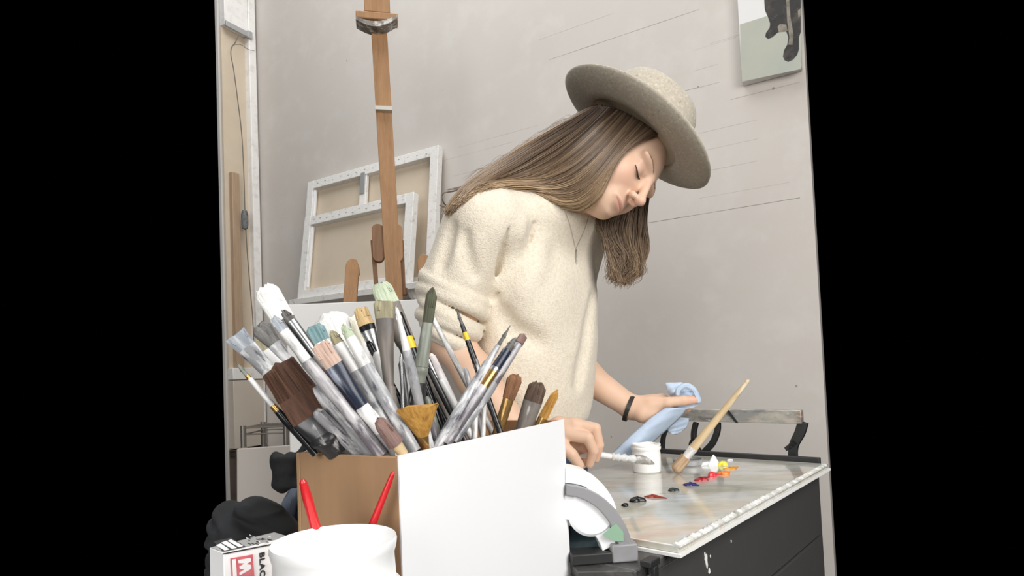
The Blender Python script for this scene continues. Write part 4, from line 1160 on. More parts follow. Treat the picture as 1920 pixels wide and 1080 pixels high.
# ------------------------------------------------------------------ arched dispenser between the box and the palette
dA = .668; cA = P(1056, 1052, dA); sA_ = dA / F
zq = ZT + .0003
ax_ = nrm(np.array([1.0, .12, 0])); ay_ = np.cross(UP, ax_)
if ay_ @ CF < 0: ay_ = -ay_
base = np.array([cA[0], cA[1], zq])
M_gp = mat('grey_plastic', srgb(146, 145, 146), rough=.4, layers=[(25, srgb(128, 127, 128), .5, .8)])
M_wgl = mat('glossy_white', srgb(252, 252, 252), rough=.18)
M_dkg = mat('dark_glass_green', srgb(40, 50, 54), rough=.12, layers=[(12, srgb(62, 80, 84), .45, .7)])
t = thing('arch_dispenser', 'grey arch-shaped dispenser with a glossy white roll beside the cardboard box', 'dispenser', base)


def arc(rx, rz_, n=40, a0=0.0, a1=math.pi, cx=0.0, cz=0.0):
    return [(cx + rx * math.cos(a), cz + rz_ * math.sin(a)) for a in np.linspace(a0, a1, n)]


def band(outer, inner, y0, y1):
    rings = []
    for (a, b), (c, d) in zip(outer, inner):
        rings.append(np.array([base + ax_ * a + UP * b + ay_ * y0, base + ax_ * c + UP * d + ay_ * y0, base + ax_ * c + UP * d + ay_ * y1, base + ax_ * a + UP * b + ay_ * y1]))
    return rings


RX, RZ = 132 * sA_, 150 * sA_
mb = MB(); mb.rings(band(arc(RX, RZ, a1=1.50), arc(RX - .0155, RZ - .012, a1=1.50), -.012, .012)); mb.build('arch_rim', M_gp, t, bevel=.001)
n_h = 40; ho_ = []; hi_ = []
for k_ in range(n_h):
    a_ = .68 + (1.50 - .68) * k_ / (n_h - 1); th_ = .0012 + .0185 * min(1, k_ / 26) ** .8
    hi_.append(((RX + .0006) * math.cos(a_), (RZ + .0006) * math.sin(a_))); ho_.append(((RX + .0006 + th_ * .8) * math.cos(a_), (RZ + .0006 + th_ * .85) * math.sin(a_)))
mb = MB(); mb.rings(band(ho_, hi_, -.004, .034)); mb.build('white_hood', M_wgl, t, bevel=.0008, label='glossy white hood on top')
mb = MB(); mb.rings(band(arc(RX - .0165, RZ - .013, a0=.24, a1=1.50), arc(RX - .033, RZ - .040, a0=.24, a1=1.50), -.005, .012)); mb.build('inner_liner', M_wgl, t, bevel=.001, label='white inner lining')
rr_ = base + ax_ * .034 + UP * .056 + ay_ * -.006
mb = MB(); mb.lathe(rr_, ay_, ax_, [(.007, 0), (.024, -.001), (.0275, .002), (.0275, .018), (.007, .018)], 36); mb.build('paper_roll', M_wgl, t, label='white roll')
bp_ = [(a, b) for a, b in arc(RX - .0150, RZ - .0115, 30, 0, 1.75)] + [(.008, 0.004)]
mb = MB(); mb.prism([base + ax_ * a + UP * max(b, .004) + ay_ * .0125 for a, b in bp_], ay_ * .003); mb.build('back_panel', M_dkg, t, label='dark glassy back')
mb = MB(); mb.box(base + ax_ * .007 - ay_ * .013 + UP * .0003, ax_ * (RX - .022 - .007), ay_ * .026, UP * .012); mb.build('base', M_black, t, bevel=.0015)
mb = MB(); mb.box(base + ax_ * (RX - .026) - ay_ * .014 + UP * .0002, ax_ * .030, ay_ * .028, UP * .020); mb.build('side_foot', M_gp, t, bevel=.002)
mb = MB(); mb.box(base + ax_ * .008 - ay_ * .002 + UP * .042, ax_ * (RX - .036), ay_ * .004, UP * .005); mb.build('cutter_bar', M_metal, t)
mb = MB(); mb.prism([base + ax_ * a + UP * b + ay_ * -.0135 for a, b in ((RX - .036, .032), (RX - .020, .044), (RX - .012, .034), (RX - .012, .024), (RX - .022, .024))], ay_ * .001); mb.build('green_label', mat('label_green', srgb(140, 172, 146), rough=.4), t, label='green patch')

# ------------------------------------------------------------------ wooden brush resting in the dipper
tipb = hz(1266, 882, ZS + .006)
B_('long pale wooden brush leaning in the steel dipper on the palette', (1404, 712), (1266, 882), [('handle_end', MH['raw'], 6, 5, 9), ('handle', MH['raw'], 158, 8, 17), ('ferrule', MH['white'], 22, 18, 15), ('bristles', MBR['wet'], 34, 21, 22)], entp=tipb, tipd=(tipb - CC) @ CF - .03, flat=1, end=221, group='brushes on the palette', round_tip=.3)
# ------------------------------------------------------------------ the person
HM = np.array([[0.2303, 0.8421, -0.4879], [0.5727, -0.5227, -0.6317], [0.7871, 0.1336, 0.6022]])   # rows: her left, face forward, head up
HO = np.array([0.2025, 1.1024, 1.4034]); HS = .97


def hp(x, y, z):
    return HO + HS * (np.array([x, y, z]) @ HM)


RT_ = np.array([-.656, -.755, 0]); FT_ = np.array([.755, -.656, 0]); TAX = np.array([RT_, FT_, UP])


def hell(c, r): return ell(hp(*c), np.array(r) * HS, HM)


def hcone(a, b, ra, rb): return cone(hp(*a), hp(*b), ra * HS, rb * HS)


head = Field(.05)
head.add(hell((0, -.012, .035), (.071, .090, .078)), .02)
head.add(hell((0, .03, -.02), (.062, .058, .080)), .03)
head.add(hell((0, .025, -.064), (.050, .050, .038)), .025)
head.add(hell((0, .069, -.0865), (.0160, .016, .0125)), .022)
for s in (-1, 1):
    head.add(hell((s * .036, .055, -.032), (.023, .023, .024)), .02)
    head.add(hcone((s * .052, -.002, -.055), (s * .022, .058, -.081), .013, .012), .02)
    head.add(hell((s * .030, .076, .017), (.027, .012, .009)), .014)
    head.sub(hell((s * .030, .1005, -.006), (.020, .016, .014)), .014)
    head.add(hell((s * .031, .0705, -.006), (.0155, .0150, .0130)), .005)
    head.add(hcone((s * .019, .0815, .0010), (s * .042, .0745, .0005), .0034, .0028), .006)       # fold over the lid
head.add(hcone((0, .087, .012), (0, .109, -.035), .0068, .0082), .011)
head.add(hell((0, .1110, -.0370), (.0088, .0092, .0084)), .008)
for s in (-1, 1):
    head.add(hell((s * .0112, .0975, -.0410), (.0064, .0090, .0066)), .006)
    head.sub(hell((s * .006, .1045, -.049), (.0026, .004, .0026)), .002)
head.add(hell((0, .0745, -.064), (.027, .0135, .018)), .014)
def polyline(pts, r):
    cs = [cone(a, b, ra, rb) for a, b, ra, rb in zip(pts, pts[1:], r, r[1:])]
    c = np.mean(pts, axis=0); R = max(np.linalg.norm(p - c) for p in pts) + max(r)
    return (lambda p: np.min([f[0](p) for f in cs], axis=0)), c, R


def surf(lx, lz, off=.0):
    """point on the face at head-local (x, z)"""
    y = np.arange(.13, .03, -.0004); pts = np.array([hp(lx, a, lz) for a in y]); d = head(pts); i = int(np.argmax(d < 0))
    return hp(lx, y[i] + off, lz)


mx_ = np.linspace(-.0245, .0245, 15); e_ = 1 - (np.abs(mx_) / .0262) ** 2
upl = [surf(x, -.0672 + .0028 * k, -.0008) for x, k in zip(mx_, e_)]; lol = [surf(x, -.0690 - .0045 * k, -.0010) for x, k in zip(mx_, e_)]
head.add(polyline(upl, [.0010 + .0021 * k for k in e_]), .004)
head.add(polyline(lol, [.0010 + .0030 * k for k in e_]), .004)
gx_ = np.linspace(-.0265, .0265, 17)
head.sub(polyline([surf(x, -.0684 - .0006 * math.cos(x * 110), .0004) for x in gx_], [.0008 + .0008 * (1 - (abs(x) / .027) ** 2) for x in gx_]), .0016)
head.sub(hell((0, .0905, -.0845), (.014, .005, .004)), .008)
for s in (-1, 1):
    head.add(hell((s * .0690, -.014, -.008), (.008, .018, .030)), .006)
    head.sub(hell((s * .083, -.012, -.006), (.006, .010, .018)), .004)
# neck
NB = P(1050, 398, 1.185)
head.add(cone(hp(0, -.030, -.055), NB, .050, .056), .02)

SR = P(918, 416, 1.085); EL_R = P(846, 640, 1.105); WR = P(988, 836, 1.050)
SL = P(1085, 440, 1.31); EL_L = P(1048, 672, 1.335); WL = P(1184, 764, 1.285)
body = Field(.05)
body.ops += head.ops
body.add(cone(NB, P(1010, 560, 1.235), .055, .06), .03)
body.add(cone(P(1010, 560, 1.235), P(985, 780, 1.275), .06, .075), .03)
body.add(cone(SR, SL, .040, .040), .03)
body.add(cone(SR, EL_R, .032, .036), .02); body.add(cone(SL, EL_L, .042, .038), .02)
mid = EL_R + (WR - EL_R) * .35
body.add(cone(EL_R, mid, .037, .0365), .02); body.add(cone(mid, WR, .0365, .0245), .02)
mid = EL_L + (WL - EL_L) * .35
body.add(cone(EL_L, mid, .037, .0355), .02); body.add(cone(mid, WL, .0355, .0245), .02)


def chain(f, pts, rad, k=.004, k0=.010):
    for i in range(len(pts) - 1):
        f.add(cone(pts[i], pts[i + 1], rad[i], rad[i + 1]), k0 if i == 0 else k)


# right hand: a loose grip round the brush handle, knuckles towards us
pc = P(1048, 812, 1.032)
body.add(cone(WR, pc, .0235, .027), .012)
body.add(cone(P(1052, 803, 1.022), P(1076, 797, 1.014), .0205, .0130), .009)
body.add(cone(P(1046, 822, 1.040), P(1066, 820, 1.040), .021, .0130), .009)
chain(body, [P(1076, 796, 1.016), P(1116, 803, 1.010), P(1123, 834, 1.012), P(1117, 860, 1.020)], [.0118, .0096, .0086, .0072], .0015, .006)
chain(body, [P(1064, 814, 1.006), P(1102, 821, .996), P(1113, 845, 1.000), P(1105, 870, 1.010)], [.0115, .0098, .0088, .0074], .0015, .006)
chain(body, [P(1066, 824, 1.044), P(1090, 838, 1.036), P(1099, 855, 1.036), P(1092, 872, 1.040)], [.0105, .0088, .0080, .0068], .0015, .006)
chain(body, [P(1060, 828, 1.054), P(1080, 846, 1.050), P(1088, 860, 1.052), P(1080, 874, 1.056)], [.0100, .0080, .0072, .0062], .0015, .006)
chain(body, [P(1046, 824, 1.012), P(1056, 838, .998), P(1072, 852, .994), P(1086, 872, 1.000)], [.0150, .0116, .0100, .0082], .0015, .006)
# left hand: thumb along the top of the towel, fingers wrapped round beneath and behind it
pcl = P(1222, 766, 1.275)
body.add(cone(WL, pcl, .0240, .0285), .012)
body.add(cone(P(1212, 766, 1.275), P(1240, 752, 1.290), .024, .017), .012)
body.add(cone(P(1205, 778, 1.262), P(1222, 780, 1.258), .017, .013), .012)
chain(body, [P(1222, 757, 1.262), P(1252, 755, 1.250), P(1282, 751, 1.248), P(1305, 750, 1.252)], [.0140, .0112, .0104, .0080])
for i, (dx, dy, dz) in enumerate(((0, 0, 0), (2, 7, .016), (2, 14, .032), (0, 21, .046))):
    sc_ = (1, 1.04, .98, .82)[i]
    chain(body, [P(1238 + dx, 752 + dy, 1.300 + dz * .8), P(1270 + dx * sc_, 752 + dy, 1.316 + dz * .7), P(1286 + dx, 757 + dy * .6, 1.302 + dz * .6), P(1272 + dx, 763 + dy * .5, 1.288 + dz * .5)], [.0115 * sc_, .0094 * sc_, .0086 * sc_, .0070 * sc_], .003)


def hloc(p): return (p - HO) @ HM.T / HS


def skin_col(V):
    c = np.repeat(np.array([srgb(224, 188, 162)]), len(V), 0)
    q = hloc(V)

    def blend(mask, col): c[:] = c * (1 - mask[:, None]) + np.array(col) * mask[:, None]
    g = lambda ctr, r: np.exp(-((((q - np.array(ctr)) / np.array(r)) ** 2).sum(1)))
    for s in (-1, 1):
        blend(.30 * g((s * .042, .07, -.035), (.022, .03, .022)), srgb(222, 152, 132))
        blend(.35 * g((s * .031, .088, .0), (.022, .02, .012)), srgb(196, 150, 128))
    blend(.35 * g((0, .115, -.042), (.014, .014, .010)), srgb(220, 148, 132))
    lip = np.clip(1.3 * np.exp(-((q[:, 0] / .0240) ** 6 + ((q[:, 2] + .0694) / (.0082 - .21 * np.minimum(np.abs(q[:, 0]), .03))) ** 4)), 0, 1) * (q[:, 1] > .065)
    line = np.exp(-((q[:, 0] / .0255) ** 8 + ((q[:, 2] + .0688) / .0011) ** 2)) * (q[:, 1] > .065)  # dark lip line, with the mouth groove's shade painted into the skin colour
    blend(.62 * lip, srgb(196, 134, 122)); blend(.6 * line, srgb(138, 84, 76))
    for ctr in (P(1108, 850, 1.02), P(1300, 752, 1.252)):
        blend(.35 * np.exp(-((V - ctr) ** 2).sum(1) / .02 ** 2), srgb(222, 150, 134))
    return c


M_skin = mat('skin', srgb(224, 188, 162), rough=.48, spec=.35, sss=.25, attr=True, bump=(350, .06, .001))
person = thing('person', 'person in a cream sweater and wide felt hat bending over the palette', 'person', [P(990, 800, 1.28)[0], P(990, 800, 1.28)[1], 0])
zlo = P(985, 800, 1.27)[2] - .02
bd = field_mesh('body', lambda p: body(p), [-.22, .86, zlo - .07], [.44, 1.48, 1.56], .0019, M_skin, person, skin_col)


M_lash = mat('lash', srgb(46, 34, 28), rough=.6); M_brow = mat('brow_hair', srgb(150, 116, 92), rough=.7)
for s in (-1, 1):
    mb = MB()
    ln = spline([surf(s * .0165, -.0095, .0012), surf(s * .023, -.0125, .0014), surf(s * .031, -.0140, .0015), surf(s * .039, -.0128, .0014), surf(s * .0465, -.0095, .0010)], 17)
    mb.tube(ln, [.0004 + .0011 * math.sin(math.pi * i / 16) ** .8 for i in range(17)], 6)
    for i in range(2, 17):
        b_ = ln[i]; e_ = b_ + HS * (np.array([s * .0028 * (i / 16), .0048, -.0044]) @ HM) * (.6 + .5 * i / 16); mb.tube([b_, (b_ + e_) / 2 + HM[2] * -.0006, e_], [.0005, .0004, .0001], 4)
    mb.build('eyelashes', M_lash, person)
    mb = MB()
    for k in range(44):
        u = k / 43 + rng.normal(0, .015); v_ = rng.normal(0, .45)
        x = s * (.010 + .040 * u); z = .0185 + .0065 * math.sin(min(1, max(0, u)) * 2.2) - .004 * u + v_ * .0028 * (1 - .5 * u)
        a_ = surf(x, z, .0001); b_ = surf(x + s * .0045, z + .0010 - .002 * u, .0004)
        mb.tube([a_, (a_ + b_) / 2 + HM[1] * .0002, b_], [.00034, .0003, .0001], 4)
    mb.build('eyebrow', M_brow, person)

# ------------------------------------------------------------------ sweater
sw = Field(.09)
TORSO = [(P(1008, 570, 1.225), (.152, .106, .285), .05), (P(990, 735, 1.258), (.146, .110, .20), .06)]
for c, r, k in TORSO: sw.add(ell(c, r, TAX), k)
sw.add(cone(SR, SL, .068, .056), .05)
sw.add(ell(P(1035, 415, 1.185), (.12, .085, .05), TAX), .04)
sw.add(ell(P(985, 560, 1.150), (.068, .072, .078)), .05)
sw.add(cone(P(903, 418, 1.075), P(858, 520, 1.095), .068, .064), .010)
sw.add(cone(P(858, 520, 1.10), P(853, 545, 1.104), .061, .058), .010)
sw.add(cone(SL, EL_L, .056, .046), .03)
sw.inter((lambda p: zlo + .028 - p[:, 2], np.zeros(3), 1e9), .012)
# rolled sleeve: thick irregular rolls round the arm just above the elbow
AX = nrm([-.44, .05, -.88])
for i, (x, y, R_, r_, tx, ty) in enumerate(((852, 544, .0590, .0150, .10, .1), (848, 566, .0600, .0135, -.04, -.2), (845, 588, .0560, .0135, .16, .2), (842, 608, .0540, .0125, -.06, -.1), (841, 627, .0475, .0115, .12, .25), (843, 643, .0410, .0095, .0, 0))):
    a_ = nrm(AX + np.array([-tx, ty * .5, 0]))
    sw.add(torus(P(x, y, 1.104), a_, R_, r_ * .98, .9), .002)
sw.add(cone(P(852, 560, 1.104), P(848, 636, 1.102), .046, .034), .003)
sw.add(torus(NB + UP * .004, nrm(hp(0, -.03, -.055) - NB) + .2 * UP, .062, .0095), .012)
# creases: dragged from the armpit across the chest, and folds on the upper arm
base_ops = list(sw.ops)
fb_ = Field(.09); fb_.ops = base_ops


def crease(pts, r, k, sg, sink=.0, skew=1.0):
    q = []
    for x, y in spline(np.array(pts, float), 5 * len(pts)):
        d = trace(fb_, x, y, step=.0015)
        if d is not None: q.append(P(x, y, d + sink))
    rr = [r * (.25 + .75 * math.sin(math.pi * min(.97, ((i + .5) / len(q)) ** skew)) ** .6) for i in range(len(q))]
    (sw.sub if sg < 0 else sw.add)(polyline(q, rr), k)


crease([(952, 428), (944, 465), (936, 498), (929, 534)], .0115, .008, -1, .004, 1.9)
crease([(1001, 420), (989, 460), (963, 505), (930, 560)], .0100, .009, -1, .003, 1.5)
crease([(978, 418), (968, 460), (952, 500), (936, 535)], .0090, .022, 1, .003)
crease([(846, 425), (838, 462), (828, 500)], .008, .02, -1, .002)
crease([(940, 585), (962, 616), (1002, 640)], .009, .035, -1, .001)
crease([(1010, 460), (1000, 500), (980, 545)], .010, .04, 1, .005)
crease([(872, 440), (876, 475), (890, 515)], .006, .02, -1, .001)
crease([(1112, 560), (1100, 640), (1085, 720)], .006, .03, -1, -.001)


def swf(p):
    d = sw(p)
    n_ = .8 * np.sin(p[:, 0] * 31 + 2 * np.sin(p[:, 2] * 23)) * np.sin(p[:, 2] * 37 + 1.5 * np.sin(p[:, 1] * 29)) * .0018
    return d + n_


M_knit = mat('cream_knit', srgb(232, 221, 202), rough=.95, spec=.15, sheen=.35, layers=[(420, srgb(240, 231, 214), .4, .7), (200, srgb(214, 199, 176), .45, .8)], bump=(420, .6, .003))
field_mesh('sweater', swf, [-.25, .84, zlo - .01], [.36, 1.5, 1.45], .0036, M_knit, person)

# ------------------------------------------------------------------ jeans, shoes (behind the box and cabinet)
jn = Field(.12)
hipc = P(985, 775, 1.268); ft0 = np.array([hipc[0], hipc[1], 0])
jn.add(ell(hipc - UP * .04, (.150, .108, .13), TAX), .04)
for s in (-1, 1):
    h_ = hipc + RT_ * s * .085 - UP * .08; k_ = ft0 + RT_ * s * .105 + FT_ * .0 - FT_ * .02 + UP * .47; a_ = ft0 + RT_ * s * .115 - FT_ * .055 + UP * .06
    jn.add(cone(h_, k_, .082, .060), .03); jn.add(cone(k_, a_, .060, .055), .03)
jn.inter((lambda p: p[:, 2] - (zlo + .034), np.zeros(3), 1e9), .004)
M_jean = mat('jeans_denim', srgb(70, 82, 104), rough=.85, layers=[(30, srgb(90, 104, 128), .45, .7)], bump=(300, .3, .001))
field_mesh('jeans', jn, [-.26, .98, .03], [.32, 1.62, zlo + .06], .007, M_jean, person)
for s in (-1, 1):
    f_ = ft0 + RT_ * s * .115 - FT_ * .055; sh = Field(.06)
    sh.add(cone(f_ - FT_ * .03 + UP * .04, f_ + FT_ * .14 + UP * .028, .040, .030), .02); sh.add(cone(f_ + UP * .04, f_ + UP * .085, .042, .046), .02)
    sh.inter((lambda p: .001 - p[:, 2], np.zeros(3), 1e9), .004)
    field_mesh('shoe', sh, f_ - [.22, .22, 0.01], f_ + [.22, .22, .15], .006, M_blackm, person)

# ------------------------------------------------------------------ felt hat
HU = nrm([.64, -.06, .768]); HC = P(1188, 252, 1.112)
HX = nrm(np.array([.77, 0, -.64]) - (np.array([.77, 0, -.64]) @ HU) * HU)
M_felt = mat('felt', srgb(178, 169, 154), rough=.95, spec=.1, sheen=.2, layers=[(170, srgb(200, 192, 176), .5, .68), (240, srgb(148, 136, 116), .56, .7)], bump=(500, .3, .001))
prof = [(.0005, .104), (.030, .106), (.055, .104), (.072, .096), (.082, .080), (.087, .055), (.0905, .028), (.093, .008), (.098, .002), (.112, .0012), (.135, .003), (.149, .006), (.158, .0095), (.1610, .0105), (.1618, .0085), (.159, .0060), (.152, .0015), (.135, -.0012), (.112, -.003), (.096, -.003), (.0905, .001), (.0875, .028), (.083, .055), (.077, .078), (.066, .092), (.03, .100), (.0005, .100)]


def hatfn(x, y, z):
    z = np.where(z > 0.03, .03 + (z - .03) * .90, z); r = np.hypot(x, y); t_ = np.clip((r - .095) / .07, 0, 1)
    z = z + t_ ** 2 * (.010 * (y / .165) ** 2 - .004 * (x / .165) ** 2)
    zz = np.clip((z - .05) / .055, 0, 1)
    dent = np.exp(-(y / .022) ** 2) * np.clip(1 - (np.hypot(x, y) / .075) ** 2, 0, 1)
    z = z - .014 * dent * zz
    return x * 1.015, y * (.97), z


mb = MB(); mb.lathe(HC, HU, HX, prof, 96, fn=hatfn)
mb.build('hat', M_felt, person, angle=0, label='wide-brimmed speckled beige felt hat')
mb = MB(); mb.lathe(HC, HU, HX, [(.0935, .004), (.0952, .004), (.0938, .014), (.0922, .014)], 64); mb.build('hat_band', mat('felt_band', srgb(186, 175, 154), rough=.9), person)

# ------------------------------------------------------------------ hair
hf = Field(.09); hf.ops = list(sw.ops); nh = Field(.05); nh.ops = list(head.ops)
both = lambda p: np.minimum(hf(p), nh(p))
GA = [[(1104, 204), (1060, 228), (1000, 262), (940, 299), (890, 333), (857, 368), (838, 402)],
      [(1120, 200), (1075, 236), (1015, 274), (955, 311), (905, 343), (868, 370), (846, 394)],
      [(1140, 202), (1095, 250), (1035, 293), (980, 322), (930, 338), (890, 355), (858, 382)],
      [(1166, 208), (1118, 263), (1070, 308), (1015, 333), (960, 340), (915, 348), (876, 368)],
      [(1190, 214), (1138, 278), (1100, 322), (1055, 346), (1005, 348), (960, 343), (922, 350)],
      [(1210, 226), (1152, 288), (1122, 332), (1090, 360), (1050, 366), (1010, 356), (970, 346)],
      [(1224, 240), (1163, 288), (1139, 328), (1117, 362), (1092, 382), (1060, 382), (1022, 366)],
      [(1236, 252), (1172, 281), (1150, 318), (1134, 350), (1117, 380), (1096, 394), (1070, 390)]]
HD = (HO - CC) @ CF


def guides3d(G, base, lift, spread):
    out = []
    for gi, g in enumerate(G):
        row = []; last = None
        for j, (x, y) in enumerate(g):
            d = trace(both, x, y, .85, 1.45, .005)
            if d is None: d = base[min(j, len(base) - 1)]
            d = min(d, base[min(j, len(base) - 1)] + .05)
            row.append([x, y, d - lift])
        row = np.array(row)
        for _ in range(2): row[1:-1, 2] = .5 * row[1:-1, 2] + .25 * (row[:-2, 2] + row[2:, 2])
        out.append(row)
    return np.array(out)


mbh = MB()
CD, CL_, CT = np.array(srgb(76, 60, 48)), np.array(srgb(142, 118, 94)), np.array(srgb(190, 162, 128))


def strands(G3, n, r0, r1, depth, jit, clumps, wave=0.0, tipmix=.6, np_=20, dark=0.0, wfreq=9, tone=None, push=False):
    k = len(G3)
    cl = np.sort(rng.uniform(0, k - 1, clumps))
    cph = rng.uniform(0, 6.3, clumps); ccol = rng.uniform(0, 1, clumps)
    for _ in range(n):
        v = rng.uniform(0, k - 1.001); ci = int(np.argmin(np.abs(cl - v)))
        dz = rng.uniform(0, 1)
        i = int(v); f = v - i; g = G3[i] * (1 - f) + G3[i + 1] * f
        vc = cl[ci]; i2 = min(int(vc), k - 2); f2 = vc - i2; gc = G3[i2] * (1 - f2) + G3[i2 + 1] * f2
        pull = np.linspace(0, 1, len(g))[:, None] ** 1.3 * .62
        g = g * (1 - pull) + gc * pull
        q = spline(g, np_); s = np.linspace(0, 1, np_)
        ph = rng.uniform(0, 6.3)
        a = rng.normal(0, jit); b = rng.normal(0, jit)
        q[:, 0] += a * (.4 + s) + jit * .5 * np.sin(5 * s + ph) + wave * s ** 1.5 * np.sin(wfreq * s + cph[ci])
        q[:, 1] += b * (.4 + s) + jit * .5 * np.cos(4 * s + ph * 2) + wave * .35 * s ** 1.5 * np.cos(wfreq * s + cph[ci])
        q[:, 2] += -depth * dz - .0035 * np.sin(np.pi * s) * np.sin(cph[ci] + 4 * s)
        if rng.random() > .5: q = q[: int(np_ * rng.uniform(.82, 1))]
        m_ = len(q); pts = np.array([P(*u) for u in q])
        if push:
            kk = int(m_ * .85); lim = push + .006 * dz
            for _i in range(5):
                dd = both(pts[:kk]); bad = dd < lim
                if not bad.any(): break
                pts[:kk] -= np.where(bad, (lim - dd) * 1.0, 0)[:, None] * CF
            for _i in range(5): pts[1:-1] = .5 * pts[1:-1] + .25 * (pts[:-2] + pts[2:])
        sh = rng.uniform(-.16, .16) + (ccol[ci] - .5) * .45
        col = []
        for j in range(m_):
            t_ = j / (np_ - 1); mixv = np.clip(.12 + t_ * tipmix + sh - dark * (1 - dz) * .3, 0, 1)
            if tone is not None: mixv = np.clip(mixv + tone * (v / (k - 1)) * t_, 0, 1)
            c = CD * (1 - mixv * 2) + CL_ * mixv * 2 if mixv < .5 else CL_ * (2 - mixv * 2) + CT * (mixv * 2 - 1)
            col += [c] * 3
        mbh.tube(pts, np.linspace(r0, r1, m_), 3, col=np.array(col), cap=False)


dbase = [HD - .03, HD - .02, HD - .02, HD - .0, 1.10, 1.07, 1.06]
G3 = guides3d(GA, dbase, .004, 0)
strands(G3, 420, .0042, .0022, .002, 2.0, 60, dark=.6, push=.0005)              # under layer
strands(G3, 2600, .00105, .0005, .012, 2.2, 110, wave=2.0, tone=.5, push=.0045)
# hair of the far side hanging straight down beside the face
GB = [[(1150, 330), (1132, 380), (1118, 405), (1122, 430), (1138, 452), (1150, 480), (1142, 505)],
      [(1175, 330), (1158, 385), (1146, 420), (1150, 450), (1162, 480), (1158, 505), (1150, 524)],
      [(1195, 330), (1180, 390), (1172, 425), (1176, 460), (1182, 490), (1176, 512), (1160, 528)],
      [(1212, 330), (1200, 380), (1197, 420), (1198, 460), (1196, 490), (1188, 514), (1170, 530)],
      [(1220, 335), (1214, 380), (1211, 420), (1211, 455), (1207, 485), (1200, 508), (1184, 524)]]
GB3 = np.array([[[x, y, 1.185 + .012 * i + .012 * j * .3] for j, (x, y) in enumerate(g)] for i, g in enumerate(GB)])
GB3[:, 0, 2] = 1.17; GB3[0, :, 2] = 1.175; GB3[1, :, 2] = 1.185
strands(GB3[1:], 90, .0032, .0014, .004, 2.0, 18, wave=4, dark=.6)
strands(GB3, 900, .00095, .0004, .024, 3.2, 26, wave=10.0, tipmix=.5, wfreq=11, np_=24)
# the back of the head and the loose ends behind the shoulder
GCb = [[(1098, 206), (1058, 230), (1000, 264), (940, 302), (895, 336), (862, 368)], [(1110, 215), (1066, 240), (1005, 275), (945, 315), (900, 350), (870, 385)]]
GC3 = np.array([[[x, y, HD + .02 + .07 * i + .004 * j] for j, (x, y) in enumerate(g)] for i, g in enumerate(GCb)])
strands(GC3, 420, .0013, .0006, .02, 2.0, 30)
for path in ([(872, 352), (850, 358), (833, 362), (829, 372), (835, 384), (848, 388)], [(866, 372), (846, 386), (832, 388), (824, 385)], [(872, 380), (850, 394), (836, 397), (830, 396)], [(880, 345), (858, 352), (838, 356)]):
    for _ in range(7):
        q = spline([P(x + rng.normal(0, .8), y + rng.normal(0, .8), 1.09 + rng.normal(0, .004)) for x, y in path], 20)
        mbh.tube(q, np.linspace(.0007, .0003, 20), 3, col=np.repeat((CD * .6 + CL_ * .4)[None], 60, 0), cap=False)
for _ in range(46):                                                   # flyaways along the top edge
    x = rng.uniform(900, 1090); y = 204 + (1104 - x) * .60; q = [P(x + 14, y - 1, HD), P(x - 8, y - rng.uniform(0, 9), HD), P(x - 34, y + rng.uniform(8, 20), HD)]
    mbh.tube(spline(q, 9), np.linspace(.0003, .00012, 9), 3, col=np.repeat(CL_[None], 27, 0), cap=False)
M_hair = mat('hair_strands', (.2, .15, .1), rough=.42, spec=.45, attr=True)
mbh.build('hair', M_hair, person, angle=0, col=True)

# ------------------------------------------------------------------ necklace, bracelet
def on(x, y, lift=.002):
    d = trace(lambda p: swf(p), x, y, .9, 1.4, .002); return P(x, y, (d if d else 1.13) - lift)


mb = MB(); mb.tube(spline([on(1060, 398, .004), on(1068, 420), on(1074, 444), on(1079, 466)], 24), .0004, 5); mb.tube(spline([on(1104, 404, .004), on(1096, 430), on(1087, 450), on(1080, 466)], 24), .0004, 5)
M_sil = mat('silver', srgb(190, 184, 172), rough=.25, metal=.8)
nk = mb.build('necklace', M_sil, person)
mb = MB(); a_ = on(1080, 468, .003); b_ = on(1081, 495, .003); mb.tube([a_, a_ * .9 + b_ * .1, b_], [.0022, .0015, .0013], 8); mb.build('pendant', M_sil, nk)
wdir = nrm(WL - EL_L); bc = EL_L + wdir * (np.linalg.norm(WL - EL_L) - .006)
M_br = mat('bracelet_black', srgb(40, 36, 32), rough=.5, layers=[(150, srgb(92, 82, 66), .55, .7)])
mb = MB(); n_ = 40; sx_ = nrm(np.cross(wdir, UP)); sy_ = np.cross(sx_, wdir); tl = nrm(wdir + .25 * UP)
sx_ = nrm(np.cross(tl, UP)); sy_ = np.cross(sx_, tl); rg = []
for i in range(n_):
    a = 2 * math.pi * i / n_; er = sx_ * math.cos(a) + sy_ * math.sin(a); c = bc + er * .0292 - UP * .004
    rg.append(np.array([c - tl * .0045 - er * .0015, c - tl * .0045 + er * .0015, c + tl * .0045 + er * .0015, c + tl * .0045 - er * .0015]))
rg.append(rg[0]); mb.rings(rg, cap0=False, cap1=False); mb.build('bracelet', M_br, person)

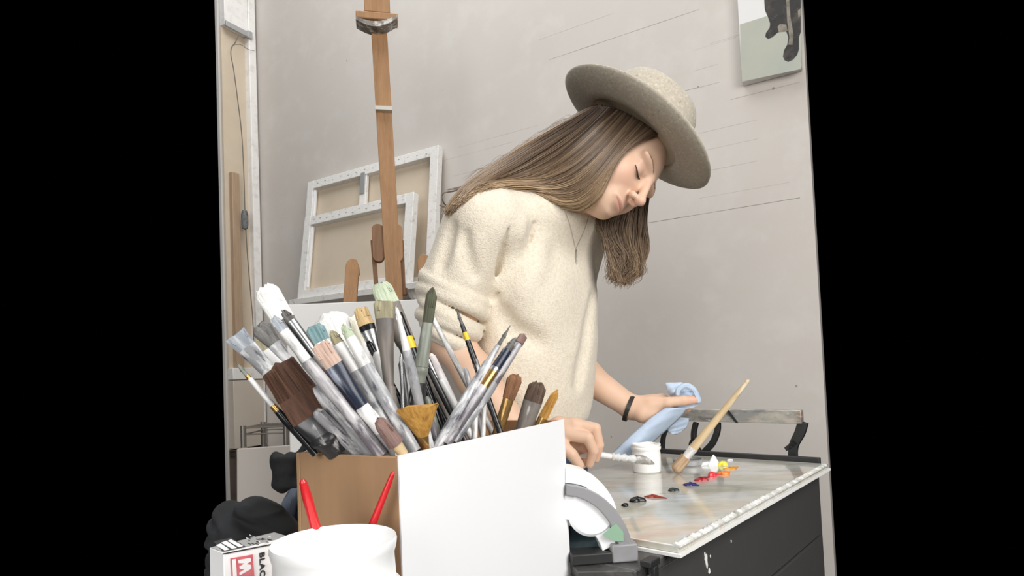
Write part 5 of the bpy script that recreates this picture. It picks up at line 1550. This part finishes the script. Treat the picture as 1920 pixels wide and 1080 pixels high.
# ------------------------------------------------------------------ brush in the right hand
td = 1.035
t = thing('paintbrush', 'white paint-clotted brush held in the right hand over the palette', 'paintbrush', P(1150, 856, td), 'brushes on the palette')
a0, a1, a2, a3, a4 = P(1084, 856, 1.026), P(1122, 852, 1.028), P(1147, 856, 1.030), P(1192, 861, 1.034), P(1227, 870, 1.038)
mb = MB(); mb.tube([a0, (a0 + a1) / 2, a1, a2], [.0035, .0045, .0052, .0050], 12); mb.build('handle', MH['white'], t)
M_clot = mat('clotted_white_paint', srgb(224, 224, 222), rough=.4, layers=[(70, srgb(170, 168, 164), .52, .66)], bump=(90, .8, .004))
mb = MB(); mb.tube(spline([a2, a2 * .6 + a3 * .4, a3], 12), [.0062 + .0016 * math.sin(i * 2.1) for i in range(12)], 12); mb.build('ferrule', M_clot, t)
mb = MB(); mb.tube(spline([a3, (a3 + a4) / 2 + UP * .002, a4], 9), [.0075, .0082, .0080, .0078, .0072, .0062, .0050, .0034, .0012], 12, flat=.6); mb.build('bristles', mat('wet_grey_bristles', srgb(150, 146, 140), rough=.35, layers=[(90, srgb(214, 212, 208), .48, .62), (120, srgb(90, 84, 80), .58, .7)]), t)

# ------------------------------------------------------------------ blue paper towel in the left hand
M_tow = mat('blue_paper_towel', srgb(188, 204, 224), rough=.9, spec=.15, layers=[(30, srgb(202, 216, 232), .45, .7)], bump=(260, .25, .001))
t = thing('paper_towel', 'crumpled pale blue paper towel gripped in the left hand', 'towel', P(1240, 790, 1.25))


def sheet(name, left, right, dl, dr, bulge, nu=14, nv=22, wr=.002):
    A = spline([(*p, d) for p, d in zip(left, dl)], nv); B = spline([(*p, d) for p, d in zip(right, dr)], nv); g = []
    for i in range(nv):
        row = []
        for j in range(nu):
            u = j / (nu - 1); q = A[i] * (1 - u) + B[i] * u
            q[2] -= bulge * math.sin(math.pi * u) + wr * math.sin(7 * u + i * .35) * math.sin(i * .5)
            row.append(P(*q))
        g.append(row)
    mb = MB(); mb.grid(g); return mb.build(name, M_tow, t, solid=.0012, angle=0)


sheet('hanging_strip', [(1248, 764), (1222, 782), (1190, 810), (1158, 840), (1146, 852)], [(1288, 766), (1276, 782), (1250, 806), (1222, 832), (1206, 856)], [1.240, 1.232, 1.222, 1.212, 1.206], [1.262, 1.262, 1.258, 1.25, 1.245], .020)
sheet('back_fold', [(1262, 782), (1256, 796), (1252, 806), (1254, 812)], [(1292, 784), (1290, 796), (1282, 806), (1268, 815)], [1.29, 1.295, 1.30, 1.302], [1.31, 1.315, 1.315, 1.31], .006)


sheet('crumpled_fold', [(1247, 718), (1249, 726), (1253, 736), (1258, 743)], [(1280, 717), (1279, 724), (1277, 733), (1276, 741)], [1.262, 1.260, 1.262, 1.27], [1.262, 1.255, 1.258, 1.27], .006)
sheet('crumpled_fold', [(1266, 742), (1268, 730), (1278, 720), (1292, 719), (1304, 727), (1311, 739), (1316, 754)], [(1274, 742), (1275, 734), (1282, 727), (1291, 727), (1299, 734), (1304, 744), (1307, 757)], [1.252] * 7, [1.246, 1.247, 1.248, 1.248, 1.247, 1.246, 1.246], .003, wr=.0012)
sheet('crumpled_fold', [(1268, 727), (1270, 735), (1274, 745)], [(1302, 729), (1306, 738), (1309, 752)], [1.275, 1.272, 1.268], [1.275, 1.272, 1.268], -.008, wr=.004)
sheet('crumpled_fold', [(1272, 768), (1290, 766), (1304, 762), (1315, 753)], [(1270, 758), (1288, 756), (1302, 754), (1310, 749)], [1.262, 1.258, 1.256, 1.254], [1.275, 1.275, 1.272, 1.268], .002, wr=.001)
